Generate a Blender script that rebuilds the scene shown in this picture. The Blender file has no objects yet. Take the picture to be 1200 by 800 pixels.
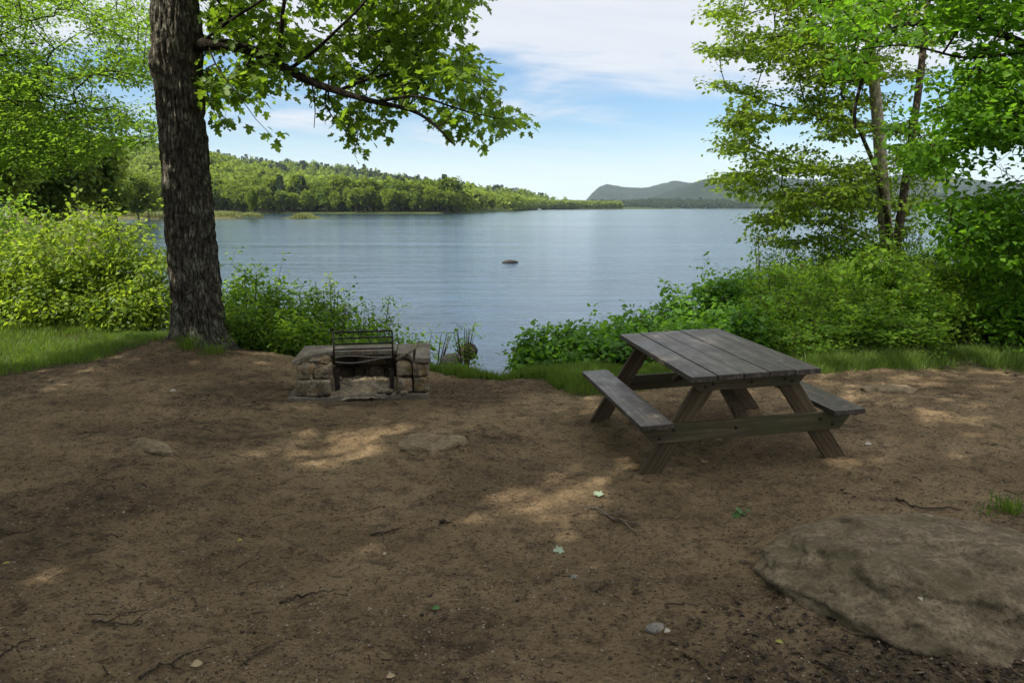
import bpy, bmesh, math, numpy as np
from mathutils import Vector
R = math.radians
rng = np.random.default_rng(7)
scene = bpy.context.scene
COL = scene.collection

# ------------------------------------------------------------------ camera numbers
FPX, CX, CY = 850.0, 600.0, 400.0          # of the 1200x800 photograph
CAM_H = 1.885
PITCH = math.atan(156.5 / FPX)
WATER = -0.75

def ray(px, py):
    u = (CY - py) / FPX
    return np.array([(px - CX) / FPX, math.cos(PITCH) + math.sin(PITCH) * u,
                     -math.sin(PITCH) + math.cos(PITCH) * u])
def at(px, py, Y):
    d = ray(px, py); t = Y / d[1]
    return np.array([d[0] * t, Y, CAM_H + d[2] * t])
def on_plane(px, py, z=0.0):
    d = ray(px, py); t = (z - CAM_H) / d[2]
    return np.array([d[0] * t, d[1] * t, z])
def at_many(px, py, Y):
    u = (CY - py) / FPX
    dy = math.cos(PITCH) + math.sin(PITCH) * u
    dz = -math.sin(PITCH) + math.cos(PITCH) * u
    t = Y / dy
    return np.stack([(px - CX) / FPX * t, Y + 0 * t, CAM_H + dz * t], 1)

# ------------------------------------------------------------------ noise
def _hash(ix, iy, iz, seed):
    h = (ix.astype(np.uint32) * np.uint32(374761393) + iy.astype(np.uint32) * np.uint32(668265263)
         + iz.astype(np.uint32) * np.uint32(2147483647) + np.uint32((seed * 1274126177) & 0xffffffff))
    h = (h ^ (h >> np.uint32(13))) * np.uint32(1274126177)
    h = h ^ (h >> np.uint32(16))
    return (h & np.uint32(0xffffff)).astype(np.float64) / 0xffffff
def vnoise(x, y, z=None, seed=0):
    x = np.asarray(x, float); y = np.asarray(y, float)
    z = np.zeros_like(x) if z is None else np.asarray(z, float)
    fx, fy, fz = np.floor(x), np.floor(y), np.floor(z)
    ix, iy, iz = fx.astype(np.int64), fy.astype(np.int64), fz.astype(np.int64)
    u, v, w = x - fx, y - fy, z - fz
    u = u * u * (3 - 2 * u); v = v * v * (3 - 2 * v); w = w * w * (3 - 2 * w)
    def c(a, b, d): return _hash(ix + a, iy + b, iz + d, seed)
    x00 = c(0,0,0) * (1-u) + c(1,0,0) * u; x10 = c(0,1,0) * (1-u) + c(1,1,0) * u
    x01 = c(0,0,1) * (1-u) + c(1,0,1) * u; x11 = c(0,1,1) * (1-u) + c(1,1,1) * u
    return (x00 * (1-v) + x10 * v) * (1-w) + (x01 * (1-v) + x11 * v) * w
def fbm(x, y, z=None, oct=4, seed=0):
    s = 0; a = 0.5; n = 0
    for o in range(oct):
        k = 2.03 ** o
        s = s + a * vnoise(np.asarray(x) * k + 17.3 * o, np.asarray(y) * k - 9.1 * o,
                           None if z is None else np.asarray(z) * k, seed + o)
        n += a; a *= 0.5
    return s / n
def smooth(a, b, x):
    t = np.clip((np.asarray(x, float) - a) / (b - a), 0, 1)
    return t * t * (3 - 2 * t)

# ------------------------------------------------------------------ objects
def tag(o, label=None, cat=None, group=None, kind=None):
    if label: o['label'] = label
    if cat: o['category'] = cat
    if group: o['group'] = group
    if kind: o['kind'] = kind
    return o
def empty(name, loc=(0, 0, 0), rz=0.0, **k):
    o = bpy.data.objects.new(name, None); COL.objects.link(o)
    o.location = loc; o.rotation_euler = (0, 0, rz); o.empty_display_size = 0.2
    return tag(o, **k)
def link(name, me, mat=None, parent=None, loc=(0, 0, 0), **k):
    o = bpy.data.objects.new(name, me); COL.objects.link(o)
    if mat is not None and len(me.materials) == 0: me.materials.append(mat)
    if parent is not None: o.parent = parent
    o.location = loc
    return tag(o, **k)
def arrays_mesh(name, V, loops, sizes, smooth_shade=True, tint=None):
    V = np.asarray(V, np.float32); loops = np.asarray(loops, np.int32); sizes = np.asarray(sizes, np.int32)
    me = bpy.data.meshes.new(name)
    me.vertices.add(len(V)); me.vertices.foreach_set('co', V.ravel())
    me.loops.add(len(loops)); me.loops.foreach_set('vertex_index', loops)
    me.polygons.add(len(sizes))
    st = np.zeros(len(sizes), np.int32); st[1:] = np.cumsum(sizes)[:-1]
    me.polygons.foreach_set('loop_start', st)
    me.polygons.foreach_set('use_smooth', np.full(len(sizes), smooth_shade, bool))
    if tint is not None:
        a = me.attributes.new('tint', 'FLOAT', 'POINT')
        a.data.foreach_set('value', np.asarray(tint, np.float32))
    me.update(calc_edges=True)
    return me
def grid_mesh(name, X, Y, Z):
    ny, nx = X.shape
    V = np.stack([X.ravel(), Y.ravel(), Z.ravel()], 1)
    i = (np.arange(ny - 1)[:, None] * nx + np.arange(nx - 1)[None, :]).ravel()
    F = np.stack([i, i + 1, i + 1 + nx, i + nx], 1)
    return arrays_mesh(name, V, F.ravel(), np.full(len(F), 4))

class MB:
    """collects closed pieces for ONE mesh"""
    def __init__(s): s.V = []; s.F = []; s.n = 0
    def add(s, V, F):
        V = np.asarray(V, float); s.V.append(V)
        s.F += [[i + s.n for i in f] for f in F]; s.n += len(V)
    def box(s, c, size, M=None):
        x, y, z = np.asarray(size, float) / 2
        V = np.array([[a * x, b * y, d * z] for d in (-1, 1) for b in (-1, 1) for a in (-1, 1)])
        if M is not None: V = V @ np.asarray(M, float).T
        s.add(V + np.asarray(c, float), [[0,2,3,1],[4,5,7,6],[0,1,5,4],[2,6,7,3],[0,4,6,2],[1,3,7,5]])
    def bar(s, a, b, w, t, up=(0, 0, 1)):
        """a board from a to b; w across, t along up"""
        a = np.asarray(a, float); b = np.asarray(b, float); d = b - a; L = np.linalg.norm(d); d = d / L
        u = np.asarray(up, float); sd = np.cross(d, u); sd = sd / np.linalg.norm(sd); u = np.cross(sd, d)
        s.box((a + b) / 2, (L, w, t), np.stack([d, sd, u], 1))
    def prism(s, poly, axis, c0, c1):
        """extrude a 2-D polygon along axis between c0 and c1"""
        poly = np.asarray(poly, float); n = len(poly); V = []
        for c in (c0, c1):
            for p in poly:
                q = list(p); q.insert(axis, c); V.append(q)
        F = [list(range(n))[::-1], list(range(n, 2 * n))] + [[i, (i + 1) % n, n + (i + 1) % n, n + i] for i in range(n)]
        s.add(V, F)
    def tube(s, P, rad, sides=6, cap=True):
        P = np.asarray(P, float); rad = np.broadcast_to(np.asarray(rad, float), (len(P),))
        T = np.gradient(P, axis=0); T /= np.linalg.norm(T, axis=1)[:, None] + 1e-9
        ref = np.array([0.31, 0.2, 0.93]); ref = np.where(abs(T @ ref)[:, None] > .95, np.array([1., 0, 0]), ref)
        U = np.cross(T, ref); U /= np.linalg.norm(U, axis=1)[:, None]; W = np.cross(T, U)
        a = np.arange(sides) / sides * 2 * math.pi
        V = (P[:, None] + rad[:, None, None] * (np.cos(a)[None, :, None] * U[:, None] + np.sin(a)[None, :, None] * W[:, None])).reshape(-1, 3)
        F = [[i * sides + j, i * sides + (j + 1) % sides, (i + 1) * sides + (j + 1) % sides, (i + 1) * sides + j]
             for i in range(len(P) - 1) for j in range(sides)]
        if cap: F += [list(range(sides))[::-1], [(len(P) - 1) * sides + j for j in range(sides)]]
        s.add(V, F)
    def mesh(s, name, bevel=0, seg=2, smooth_shade=False, jitter=0, sub=0):
        me = bpy.data.meshes.new(name)
        me.from_pydata(np.concatenate(s.V).tolist(), [], s.F)
        bm = bmesh.new(); bm.from_mesh(me)
        bmesh.ops.recalc_face_normals(bm, faces=bm.faces)
        if bevel: bmesh.ops.bevel(bm, geom=bm.edges[:], offset=bevel, segments=seg, affect='EDGES', profile=0.6, clamp_overlap=True)
        if sub:
            bmesh.ops.subdivide_edges(bm, edges=bm.edges[:], cuts=sub, use_grid_fill=True)
        bm.to_mesh(me); bm.free()
        if smooth_shade:
            for p in me.polygons: p.use_smooth = True
        return me
    def build(s, name, mat, parent=None, loc=(0, 0, 0), bevel=0, seg=2, smooth_shade=False, **k):
        return link(name, s.mesh(name, bevel, seg, smooth_shade), mat, parent, loc, **k)
def copy_tree(o, parent=None):
    c = o.copy(); COL.objects.link(c); c.parent = parent
    for ch in list(o.children): copy_tree(ch, c)
    return c

# ------------------------------------------------------------------ materials
def new_mat(name):
    m = bpy.data.materials.new(name); m.use_nodes = True
    nt = m.node_tree; nt.nodes.clear()
    out = nt.nodes.new('ShaderNodeOutputMaterial')
    return m, nt, out
def N(nt, t, **k):
    n = nt.nodes.new(t)
    for a, v in k.items():
        if a.startswith('i_'): n.inputs[a[2:].replace('_', ' ')].default_value = v
        else: setattr(n, a, v)
    return n
def L(nt, a, b): nt.links.new(a, b)
def rgba(c): return (c[0], c[1], c[2], 1.0)
def ramp(nt, fac, stops):
    r = nt.nodes.new('ShaderNodeValToRGB'); cr = r.color_ramp
    while len(cr.elements) < len(stops): cr.elements.new(0.5)
    for e, (p, c) in zip(cr.elements, stops):
        e.position = p; e.color = rgba(c) if not np.isscalar(c) else (c, c, c, 1)
    L(nt, fac, r.inputs[0]); return r.outputs[0]
def mix(nt, fac, a, b, mode='MIX'):
    n = nt.nodes.new('ShaderNodeMix'); n.data_type = 'RGBA'; n.blend_type = mode
    if isinstance(fac, (int, float)): n.inputs[0].default_value = fac
    else: L(nt, fac, n.inputs[0])
    for s, v in ((6, a), (7, b)):
        if isinstance(v, tuple): n.inputs[s].default_value = rgba(v)
        else: L(nt, v, n.inputs[s])
    return n.outputs[2]
def math_n(nt, op, a, b=None, c=None):
    n = nt.nodes.new('ShaderNodeMath'); n.operation = op
    for i, v in enumerate((a, b, c)):
        if v is None: continue
        if isinstance(v, (int, float)): n.inputs[i].default_value = v
        else: L(nt, v, n.inputs[i])
    return n.outputs[0]
def coords(nt, scale=(1, 1, 1), kind='Object'):
    tc = nt.nodes.new('ShaderNodeTexCoord'); mp = nt.nodes.new('ShaderNodeMapping')
    mp.inputs['Scale'].default_value = scale
    L(nt, tc.outputs[kind], mp.inputs['Vector']); return mp.outputs[0]
def noise(nt, vec, scale, detail=5, rough=0.55, dist=0.0):
    n = N(nt, 'ShaderNodeTexNoise'); n.inputs['Scale'].default_value = scale; n.inputs['Detail'].default_value = detail
    n.inputs['Roughness'].default_value = rough; n.inputs['Distortion'].default_value = dist
    L(nt, vec, n.inputs['Vector']); return n.outputs['Fac']
def bump(nt, h, strength=0.5, dist=0.02, prev=None):
    b = N(nt, 'ShaderNodeBump'); b.inputs['Strength'].default_value = strength; b.inputs['Distance'].default_value = dist
    L(nt, h, b.inputs['Height'])
    if prev is not None: L(nt, prev, b.inputs['Normal'])
    return b.outputs[0]
def principled(nt, out, col, rough=0.8, spec=0.3, normal=None, metal=0.0):
    p = N(nt, 'ShaderNodeBsdfPrincipled')
    if isinstance(col, tuple): p.inputs['Base Color'].default_value = rgba(col)
    else: L(nt, col, p.inputs['Base Color'])
    if isinstance(rough, (int, float)): p.inputs['Roughness'].default_value = rough
    else: L(nt, rough, p.inputs['Roughness'])
    p.inputs['Specular IOR Level'].default_value = spec; p.inputs['Metallic'].default_value = metal
    if normal is not None: L(nt, normal, p.inputs['Normal'])
    L(nt, p.outputs[0], out.inputs[0]); return p

def leaf_mat(name, dark, light, thru, trans=0.45, rough=0.5, spec=0.25, vary=0.0):
    """leaf blade: reflecting upper side and light coming through; colour runs per leaf from dark to light"""
    m, nt, out = new_mat(name)
    at_ = N(nt, 'ShaderNodeAttribute', attribute_name='tint')
    f = at_.outputs['Fac']
    if vary:
        oi = N(nt, 'ShaderNodeObjectInfo')
        f = math_n(nt, 'ADD', f, math_n(nt, 'MULTIPLY', math_n(nt, 'SUBTRACT', oi.outputs['Random'], 0.5), vary))
    c = mix(nt, f, dark, light)
    tcol = mix(nt, f, tuple(x * .75 for x in thru), thru)
    p = N(nt, 'ShaderNodeBsdfPrincipled'); L(nt, c, p.inputs['Base Color'])
    p.inputs['Roughness'].default_value = rough; p.inputs['Specular IOR Level'].default_value = spec
    t = N(nt, 'ShaderNodeBsdfTranslucent'); L(nt, tcol, t.inputs[0])
    mx = N(nt, 'ShaderNodeMixShader'); mx.inputs[0].default_value = trans
    L(nt, p.outputs[0], mx.inputs[1]); L(nt, t.outputs[0], mx.inputs[2]); L(nt, mx.outputs[0], out.inputs[0])
    return m
def bark_mat(name, dark, mid, light, scale=1.0, lichen=None, amount=0.5, bumpd=0.01):
    m, nt, out = new_mat(name)
    v = coords(nt, (1, 1, 0.22)); v2 = coords(nt)
    a = noise(nt, v, 26 * scale, 6, 0.65, 0.6); b = noise(nt, v2, 6 * scale, 4, 0.6)
    c = ramp(nt, a, [(0.3, dark), (0.5, mid), (0.72, light)])
    c = mix(nt, ramp(nt, b, [(0.35, 0.0), (0.7, 0.5)]), c, tuple(x * 0.6 for x in mid))
    if lichen:
        l = ramp(nt, noise(nt, v2, 5 * scale, 7, 0.7), [(0.50, 0.0), (0.58, amount)])
        c = mix(nt, l, c, lichen)
    w_ = N(nt, 'ShaderNodeTexVoronoi'); w_.feature = 'DISTANCE_TO_EDGE'; w_.inputs['Scale'].default_value = 15 * scale; L(nt, coords(nt, (1, 1, .30)), w_.inputs['Vector'])
    cr = ramp(nt, math_n(nt, 'ADD', w_.outputs['Distance'], math_n(nt, 'MULTIPLY', math_n(nt, 'SUBTRACT', a, .5), .35)), [(.0, 0.25), (.16, 1.0)])
    c = mix(nt, cr, tuple(x * .8 for x in dark), c)
    principled(nt, out, c, 0.92, 0.12, bump(nt, math_n(nt, 'ADD', math_n(nt, 'MULTIPLY', cr, .8), a), 1.0, bumpd))
    return m

# ------------------------------------------------------------------ leaves, skeletons
def T_oval(w=0.3, fold=0.10, droop=-0.12):
    V = np.array([[0,0,0],[w*.8,.3,fold],[w,.55,fold*1.1],[w*.45,.85,fold*.4+droop*.5],[0,1,droop],
                  [-w*.45,.85,fold*.4+droop*.5],[-w,.55,fold*1.1],[-w*.8,.3,fold],[0,.5,0.0]], float)
    return V, [[0,1,2,8],[8,2,3,4],[0,8,6,7],[8,4,5,6]]
def T_quick(w=0.3, fold=0.10, droop=-0.1):
    V = np.array([[0,0,0],[w,.5,fold],[0,1,droop],[-w,.5,fold]], float)
    return V, [[0,1,2],[0,2,3]]
def T_maple():
    h = [(0,0),(.10,-.10),(.42,-.02),(.30,.20),(.62,.50),(.40,.52),(.22,.50),(.25,.78),(.0,1.0)]
    r = [(x, y, .16*x - .18*max(0, y-.45)**1.0 - .12*x*x) for x, y in h]
    l = [(-x, y, z) for x, y, z in r[1:-1]]
    V = np.array(r + l, float); n = len(r)
    return V, [list(range(n)), [0, n-1] + [n + i for i in range(len(l) - 1, -1, -1)]]
def T_card():
    a = np.array([0, .9, 1.9, 2.9, 3.7, 4.6, 5.4]); r = np.array([.5, .42, .55, .4, .52, .36, .5])
    V = np.stack([np.cos(a) * r, np.sin(a) * r + .4, 0.18 * np.cos(2 * a)], 1)
    return V, [list(range(7))]
def leaves_mesh(name, P, A, Nn, S, tpl, tint):
    TV, TF = tpl
    P = np.asarray(P, float); n = len(P)
    A = A / (np.linalg.norm(A, axis=1)[:, None] + 1e-9)
    sd = np.cross(A, Nn); sd /= np.linalg.norm(sd, axis=1)[:, None] + 1e-9
    Nn = np.cross(sd, A)
    V = P[:, None] + S[:, None, None] * (TV[None, :, 0:1] * sd[:, None] + TV[None, :, 1:2] * A[:, None] + TV[None, :, 2:3] * Nn[:, None])
    k = len(TV); fl = np.concatenate([np.array(f) for f in TF]); sz = np.array([len(f) for f in TF])
    loops = (np.arange(n)[:, None] * k + fl[None]).ravel(); sizes = np.tile(sz, n)
    return arrays_mesh(name, V.reshape(-1, 3), loops, sizes, True, np.repeat(tint, k))
def unit(v): return v / (np.linalg.norm(v, axis=-1, keepdims=True) + 1e-9)
def cluster_leaves(T, D, per, spread, size, r, flat=0.6, droop=0.35, up=0.9, size_var=0.48, along=True):
    """leaves round each twig end T whose twig runs along D"""
    n = len(T); k = per
    T2 = np.repeat(T, k, 0); D2 = np.repeat(D, k, 0)
    off = r.normal(0, 1, (n * k, 3)) * np.array([1, 1, flat]) * spread * .55
    if along: off = off + D2 * (r.uniform(-1.1, .5, (n * k, 1)) * spread)
    P = T2 + off
    ang = r.uniform(0, 2 * math.pi, n * k)
    A = np.stack([np.cos(ang), np.sin(ang), np.zeros(n * k)], 1) * .8 + D2 * .7 + unit(off) * .5
    A[:, 2] -= droop * r.uniform(.2, 1.6, n * k)
    Nn = np.stack([r.normal(0, .5, n * k), r.normal(0, .5, n * k), np.full(n * k, up)], 1)
    S = size * (1 - size_var + 2 * size_var * r.random(n * k))
    return P, unit(A), unit(Nn), S

class Skel:
    def __init__(s): s.P = []; s.par = []; s.rad = []
    def chain(s, pts, r0, r1, parent=-1, step=0.12):
        pts = np.asarray(pts, float)
        seg = np.linalg.norm(np.diff(pts, axis=0), axis=1); c = np.concatenate([[0], np.cumsum(seg)])
        n = max(3, int(c[-1] / step)); t = np.linspace(0, c[-1], n)
        Q = np.stack([np.interp(t, c, pts[:, i]) for i in range(3)], 1)
        for _ in range(3): Q[1:-1] = (Q[:-2] + 2 * Q[1:-1] + Q[2:]) / 4
        ids = []
        for i, q in enumerate(Q):
            s.P.append(q); s.par.append(parent if i == 0 else len(s.P) - 2); s.rad.append(r0 + (r1 - r0) * i / (n - 1)); ids.append(len(s.P) - 1)
        return ids
    def nearest(s, p): return int(np.argmin(((np.array(s.P) - p) ** 2).sum(1)))
    def colonize(s, T, r, bend=0.12, sag=0.0, minr=0.003, pipe=0.0022, expo=0.5, up_pref=0.0):
        """join every target to the nearest wood; returns the twig direction at each target"""
        n0 = len(s.P); base = np.array(s.P)
        d0 = np.sqrt(((T[:, None] - base[None]) ** 2).sum(2)).min(1) if len(T) * len(base) < 4e7 else np.linalg.norm(T - base.mean(0), axis=1)
        order = np.argsort(d0); D = np.zeros_like(T)
        cap = n0 + len(T) * 5 + 10
        A = np.zeros((cap, 3)); A[:n0] = base; n = n0; par = list(s.par); rad = list(s.rad)
        for i in order:
            t = T[i]
            q = A[:n]; w = q - t
            dd = (w ** 2).sum(1)
            if up_pref: dd = dd + up_pref * np.maximum(0, w[:, 2]) ** 2
            j = int(np.argmin(dd)); p0 = A[j]; v = t - p0; ln = np.linalg.norm(v)
            k = int(np.clip(ln / 0.18, 1, 5))
            pb = par[j]; d_in = unit(p0 - A[pb]) if pb >= 0 else unit(v)
            prev = j
            sidev = r.normal(0, bend, 3) * ln
            for m in range(1, k + 1):
                u = m / k
                pt = p0 + v * u + sidev * math.sin(u * math.pi) * .5 + d_in * ln * .22 * u * (1 - u) * 2 + np.array([0, 0, -sag * ln * u * (1 - u)])
                A[n] = pt; par.append(prev); rad.append(0.0); prev = n; n += 1
            D[i] = unit(A[prev] - A[par[prev]])
        cnt = np.zeros(n); cnt[n0:] = 1
        for i in range(n - 1, n0 - 1, -1): 
            if par[i] >= n0: cnt[par[i]] += cnt[i]
        rad = np.array(rad)
        rad[n0:] = np.maximum(minr, pipe * cnt[n0:] ** expo)
        for i in range(n0, n):
            if par[i] >= 0: rad[i] = min(rad[i], max(rad[par[i]] * .98, minr * .6))
        s.P = [A[i] for i in range(n)]; s.par = par; s.rad = rad.tolist()
        return D
    def mesh(s, name, ids=None, sides=5, wob=0):
        P = np.array(s.P); par = np.array(s.par); rad = np.array(s.rad)
        idx = np.arange(len(P)) if ids is None else np.asarray(ids)
        idx = idx[par[idx] >= 0]
        a = P[par[idx]]; b = P[idx]; ra = np.minimum(rad[par[idx]], rad[idx] * 1.35); rb = rad[idx]
        d = unit(b - a); ref = np.where(abs(d[:, 2:3]) > .9, np.array([[1., 0, 0]]), np.array([[0, 0, 1.]]))
        U = unit(np.cross(d, ref)); W = np.cross(d, U)
        an = np.arange(sides) / sides * 2 * math.pi
        ring = np.cos(an)[None, :, None] * U[:, None] + np.sin(an)[None, :, None] * W[:, None]
        b = b + d * (rb[:, None] * .3)
        V = np.concatenate([a[:, None] + ring * ra[:, None, None], b[:, None] + ring * rb[:, None, None]], 1)
        n = len(idx); f = []
        for j in range(sides):
            f.append([j, (j + 1) % sides, sides + (j + 1) % sides, sides + j])
        fl = np.array(f).ravel()
        loops = (np.arange(n)[:, None] * 2 * sides + fl[None]).ravel()
        return arrays_mesh(name, V.reshape(-1, 3), loops, np.full(n * sides, 4))

def in_poly(px, py, poly):
    poly = np.asarray(poly, float); inside = np.zeros(len(px), bool); j = len(poly) - 1
    for i in range(len(poly)):
        xi, yi = poly[i]; xj, yj = poly[j]
        c = ((yi > py) != (yj > py)) & (px < (xj - xi) * (py - yi) / (yj - yi + 1e-12) + xi)
        inside ^= c; j = i
    return inside
def fill_poly(poly, n, Y0, Y1, r, gap_scale=0, gap=0.0, seed=0, stretch=(1, 1)):
    """n points in the crown whose outline, seen from the camera, is poly; Y0..Y1 is its depth"""
    poly = np.asarray(poly, float); lo = poly.min(0); hi = poly.max(0); out = []; tot = 0
    while tot < n:
        px = r.uniform(lo[0], hi[0], n * 3); py = r.uniform(lo[1], hi[1], n * 3)
        m = in_poly(px, py, poly)
        if gap: m &= fbm(px / gap_scale / stretch[0], py / gap_scale / stretch[1], oct=2, seed=seed) > gap
        px, py = px[m], py[m]
        P = at_many(px, py, r.uniform(Y0, Y1, len(px))); out.append(P); tot += len(P)
    return np.concatenate(out)[:n]
# ================================================================== light, sky, camera
SUN_AZ, SUN_EL = math.atan2(-0.80, -0.42), R(47)
SUN = np.array([math.sin(SUN_AZ) * math.cos(SUN_EL), math.cos(SUN_AZ) * math.cos(SUN_EL), math.sin(SUN_EL)])   # towards the sun
cam = bpy.data.cameras.new('camera'); camo = bpy.data.objects.new('camera', cam); COL.objects.link(camo)
camo.location = (0, 0, CAM_H); camo.rotation_euler = (math.pi / 2 - PITCH, 0, 0)
cam.sensor_width = 36; cam.lens = 36 * FPX / 1200; cam.clip_start = 0.05; cam.clip_end = 30000
scene.camera = camo
sl = bpy.data.lights.new('sun', 'SUN'); slo = bpy.data.objects.new('sun', sl); COL.objects.link(slo)
sl.energy = 5.0; sl.angle = R(0.53); sl.color = (1.0, 0.93, 0.80)
slo.rotation_euler = Vector(SUN).to_track_quat('Z', 'Y').to_euler()
scene.view_settings.view_transform = 'Standard'; scene.view_settings.look = 'None'
scene.view_settings.gamma = 1; scene.view_settings.exposure = 0.82
cy = scene.cycles
cy.use_denoising = True
cy.max_bounces = 9; cy.diffuse_bounces = 5; cy.glossy_bounces = 3; cy.transmission_bounces = 4; cy.transparent_max_bounces = 6
cy.volume_bounces = 0
cy.sample_clamp_indirect = 6

w = bpy.data.worlds.new('World'); scene.world = w; w.use_nodes = True
nt = w.node_tree; nt.nodes.clear()
wo = N(nt, 'ShaderNodeOutputWorld'); bg = N(nt, 'ShaderNodeBackground'); L(nt, bg.outputs[0], wo.inputs[0])
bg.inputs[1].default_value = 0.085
sky = N(nt, 'ShaderNodeTexSky'); sky.sky_type = 'NISHITA'; sky.sun_disc = False
sky.sun_elevation = SUN_EL; sky.sun_rotation = SUN_AZ % (2 * math.pi); sky.air_density = 1.0; sky.dust_density = 0.6; sky.ozone_density = 1.6
tc = N(nt, 'ShaderNodeTexCoord'); sx = N(nt, 'ShaderNodeSeparateXYZ'); L(nt, tc.outputs['Generated'], sx.inputs[0])
el = sx.outputs['Z']
hor = math_n(nt, 'ARCTAN2', sx.outputs['X'], sx.outputs['Y'])
cv = N(nt, 'ShaderNodeCombineXYZ')
L(nt, math_n(nt, 'MULTIPLY', hor, 2.2), cv.inputs[0]); L(nt, math_n(nt, 'MULTIPLY', el, 9.0), cv.inputs[1])
cv.inputs[2].default_value = 2.3
n1 = noise(nt, cv.outputs[0], 1.5, 6, 0.52, 0.5)
cv2 = N(nt, 'ShaderNodeCombineXYZ')
L(nt, math_n(nt, 'MULTIPLY', hor, 2.0), cv2.inputs[0]); L(nt, math_n(nt, 'MULTIPLY', math_n(nt, 'ADD', el, math_n(nt, 'MULTIPLY', hor, 0.12)), 30.0), cv2.inputs[1])
n2 = noise(nt, cv2.outputs[0], 1.6, 6, 0.6, 0.3)
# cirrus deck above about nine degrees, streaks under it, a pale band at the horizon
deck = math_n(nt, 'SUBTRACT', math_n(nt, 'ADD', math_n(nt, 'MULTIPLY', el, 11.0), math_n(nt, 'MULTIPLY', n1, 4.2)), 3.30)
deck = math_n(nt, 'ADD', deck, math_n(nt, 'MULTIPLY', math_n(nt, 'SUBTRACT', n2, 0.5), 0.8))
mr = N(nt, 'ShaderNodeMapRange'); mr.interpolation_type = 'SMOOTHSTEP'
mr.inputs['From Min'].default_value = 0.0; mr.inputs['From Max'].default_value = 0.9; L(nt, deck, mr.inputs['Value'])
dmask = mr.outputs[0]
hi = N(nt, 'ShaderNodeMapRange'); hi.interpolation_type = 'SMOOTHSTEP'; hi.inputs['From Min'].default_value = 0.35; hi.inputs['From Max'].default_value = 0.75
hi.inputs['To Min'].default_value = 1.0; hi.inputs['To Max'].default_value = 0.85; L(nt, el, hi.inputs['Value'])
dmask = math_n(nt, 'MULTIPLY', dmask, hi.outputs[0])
band = N(nt, 'ShaderNodeMapRange'); band.interpolation_type = 'SMOOTHSTEP'; band.inputs['From Min'].default_value = 0.015; band.inputs['From Max'].default_value = 0.12
band.inputs['To Min'].default_value = 0.88; band.inputs['To Max'].default_value = 0.0
L(nt, math_n(nt, 'ADD', el, math_n(nt, 'MULTIPLY', math_n(nt, 'SUBTRACT', 0.5, n2), 0.05)), band.inputs['Value'])
skyc = mix(nt, 1.0, sky.outputs[0], (0.74, 0.89, 1.02), 'MULTIPLY')
c = mix(nt, band.outputs[0], skyc, (6.1, 6.9, 7.2))
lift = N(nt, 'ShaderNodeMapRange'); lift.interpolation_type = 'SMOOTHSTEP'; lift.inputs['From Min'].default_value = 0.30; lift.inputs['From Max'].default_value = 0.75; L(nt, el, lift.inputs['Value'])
deckc = mix(nt, lift.outputs[0], mix(nt, n2, (4.9, 5.2, 5.8), (6.2, 6.4, 6.7)), mix(nt, n2, (13.0, 13.2, 13.6), (16.5, 16.5, 16.5)))   # unseen deck overhead, brightened to add ambient light below
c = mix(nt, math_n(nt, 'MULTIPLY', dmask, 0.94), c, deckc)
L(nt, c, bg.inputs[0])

# ================================================================== terrain
SHORE = np.array([(-3000,330),(-150,300),(-112,230),(-104,192),(-66,190),(-62,185),(-66,180),(-98,176),(-88,150),(-60,105),(-30,53),(-15,27),
    (-8,15.5),(-5.6,12.2),(-3.4,10.9),(-1.2,9.75),(0,9.45),(1.2,9.8),(2.3,11),(3.8,13.4),(6.5,16.4),(9.5,18.7),(13,20.3),(18,21.5),(30,23),(60,27),(200,60),
    (3000,200),(3000,9000),(-3000,9000)], float)
def shore_dist(x, y):
    x = np.asarray(x, float); y = np.asarray(y, float)
    d = np.full(x.shape, 1e9)
    for a, b in zip(SHORE[:-3], SHORE[1:-2]):
        v = b - a; t = np.clip(((x - a[0]) * v[0] + (y - a[1]) * v[1]) / (v @ v), 0, 1)
        d = np.minimum(d, np.hypot(x - a[0] - t * v[0], y - a[1] - t * v[1]))
    ins = in_poly(x.ravel(), y.ravel(), SHORE).reshape(x.shape)
    return np.where(ins, -d, d)
TAB = np.array([1.62, 5.82]); TAB_TILT = 0.0375
BUMPS = []      # soft humps where stones sit just under the dirt: (x, y, radius, height)
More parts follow.
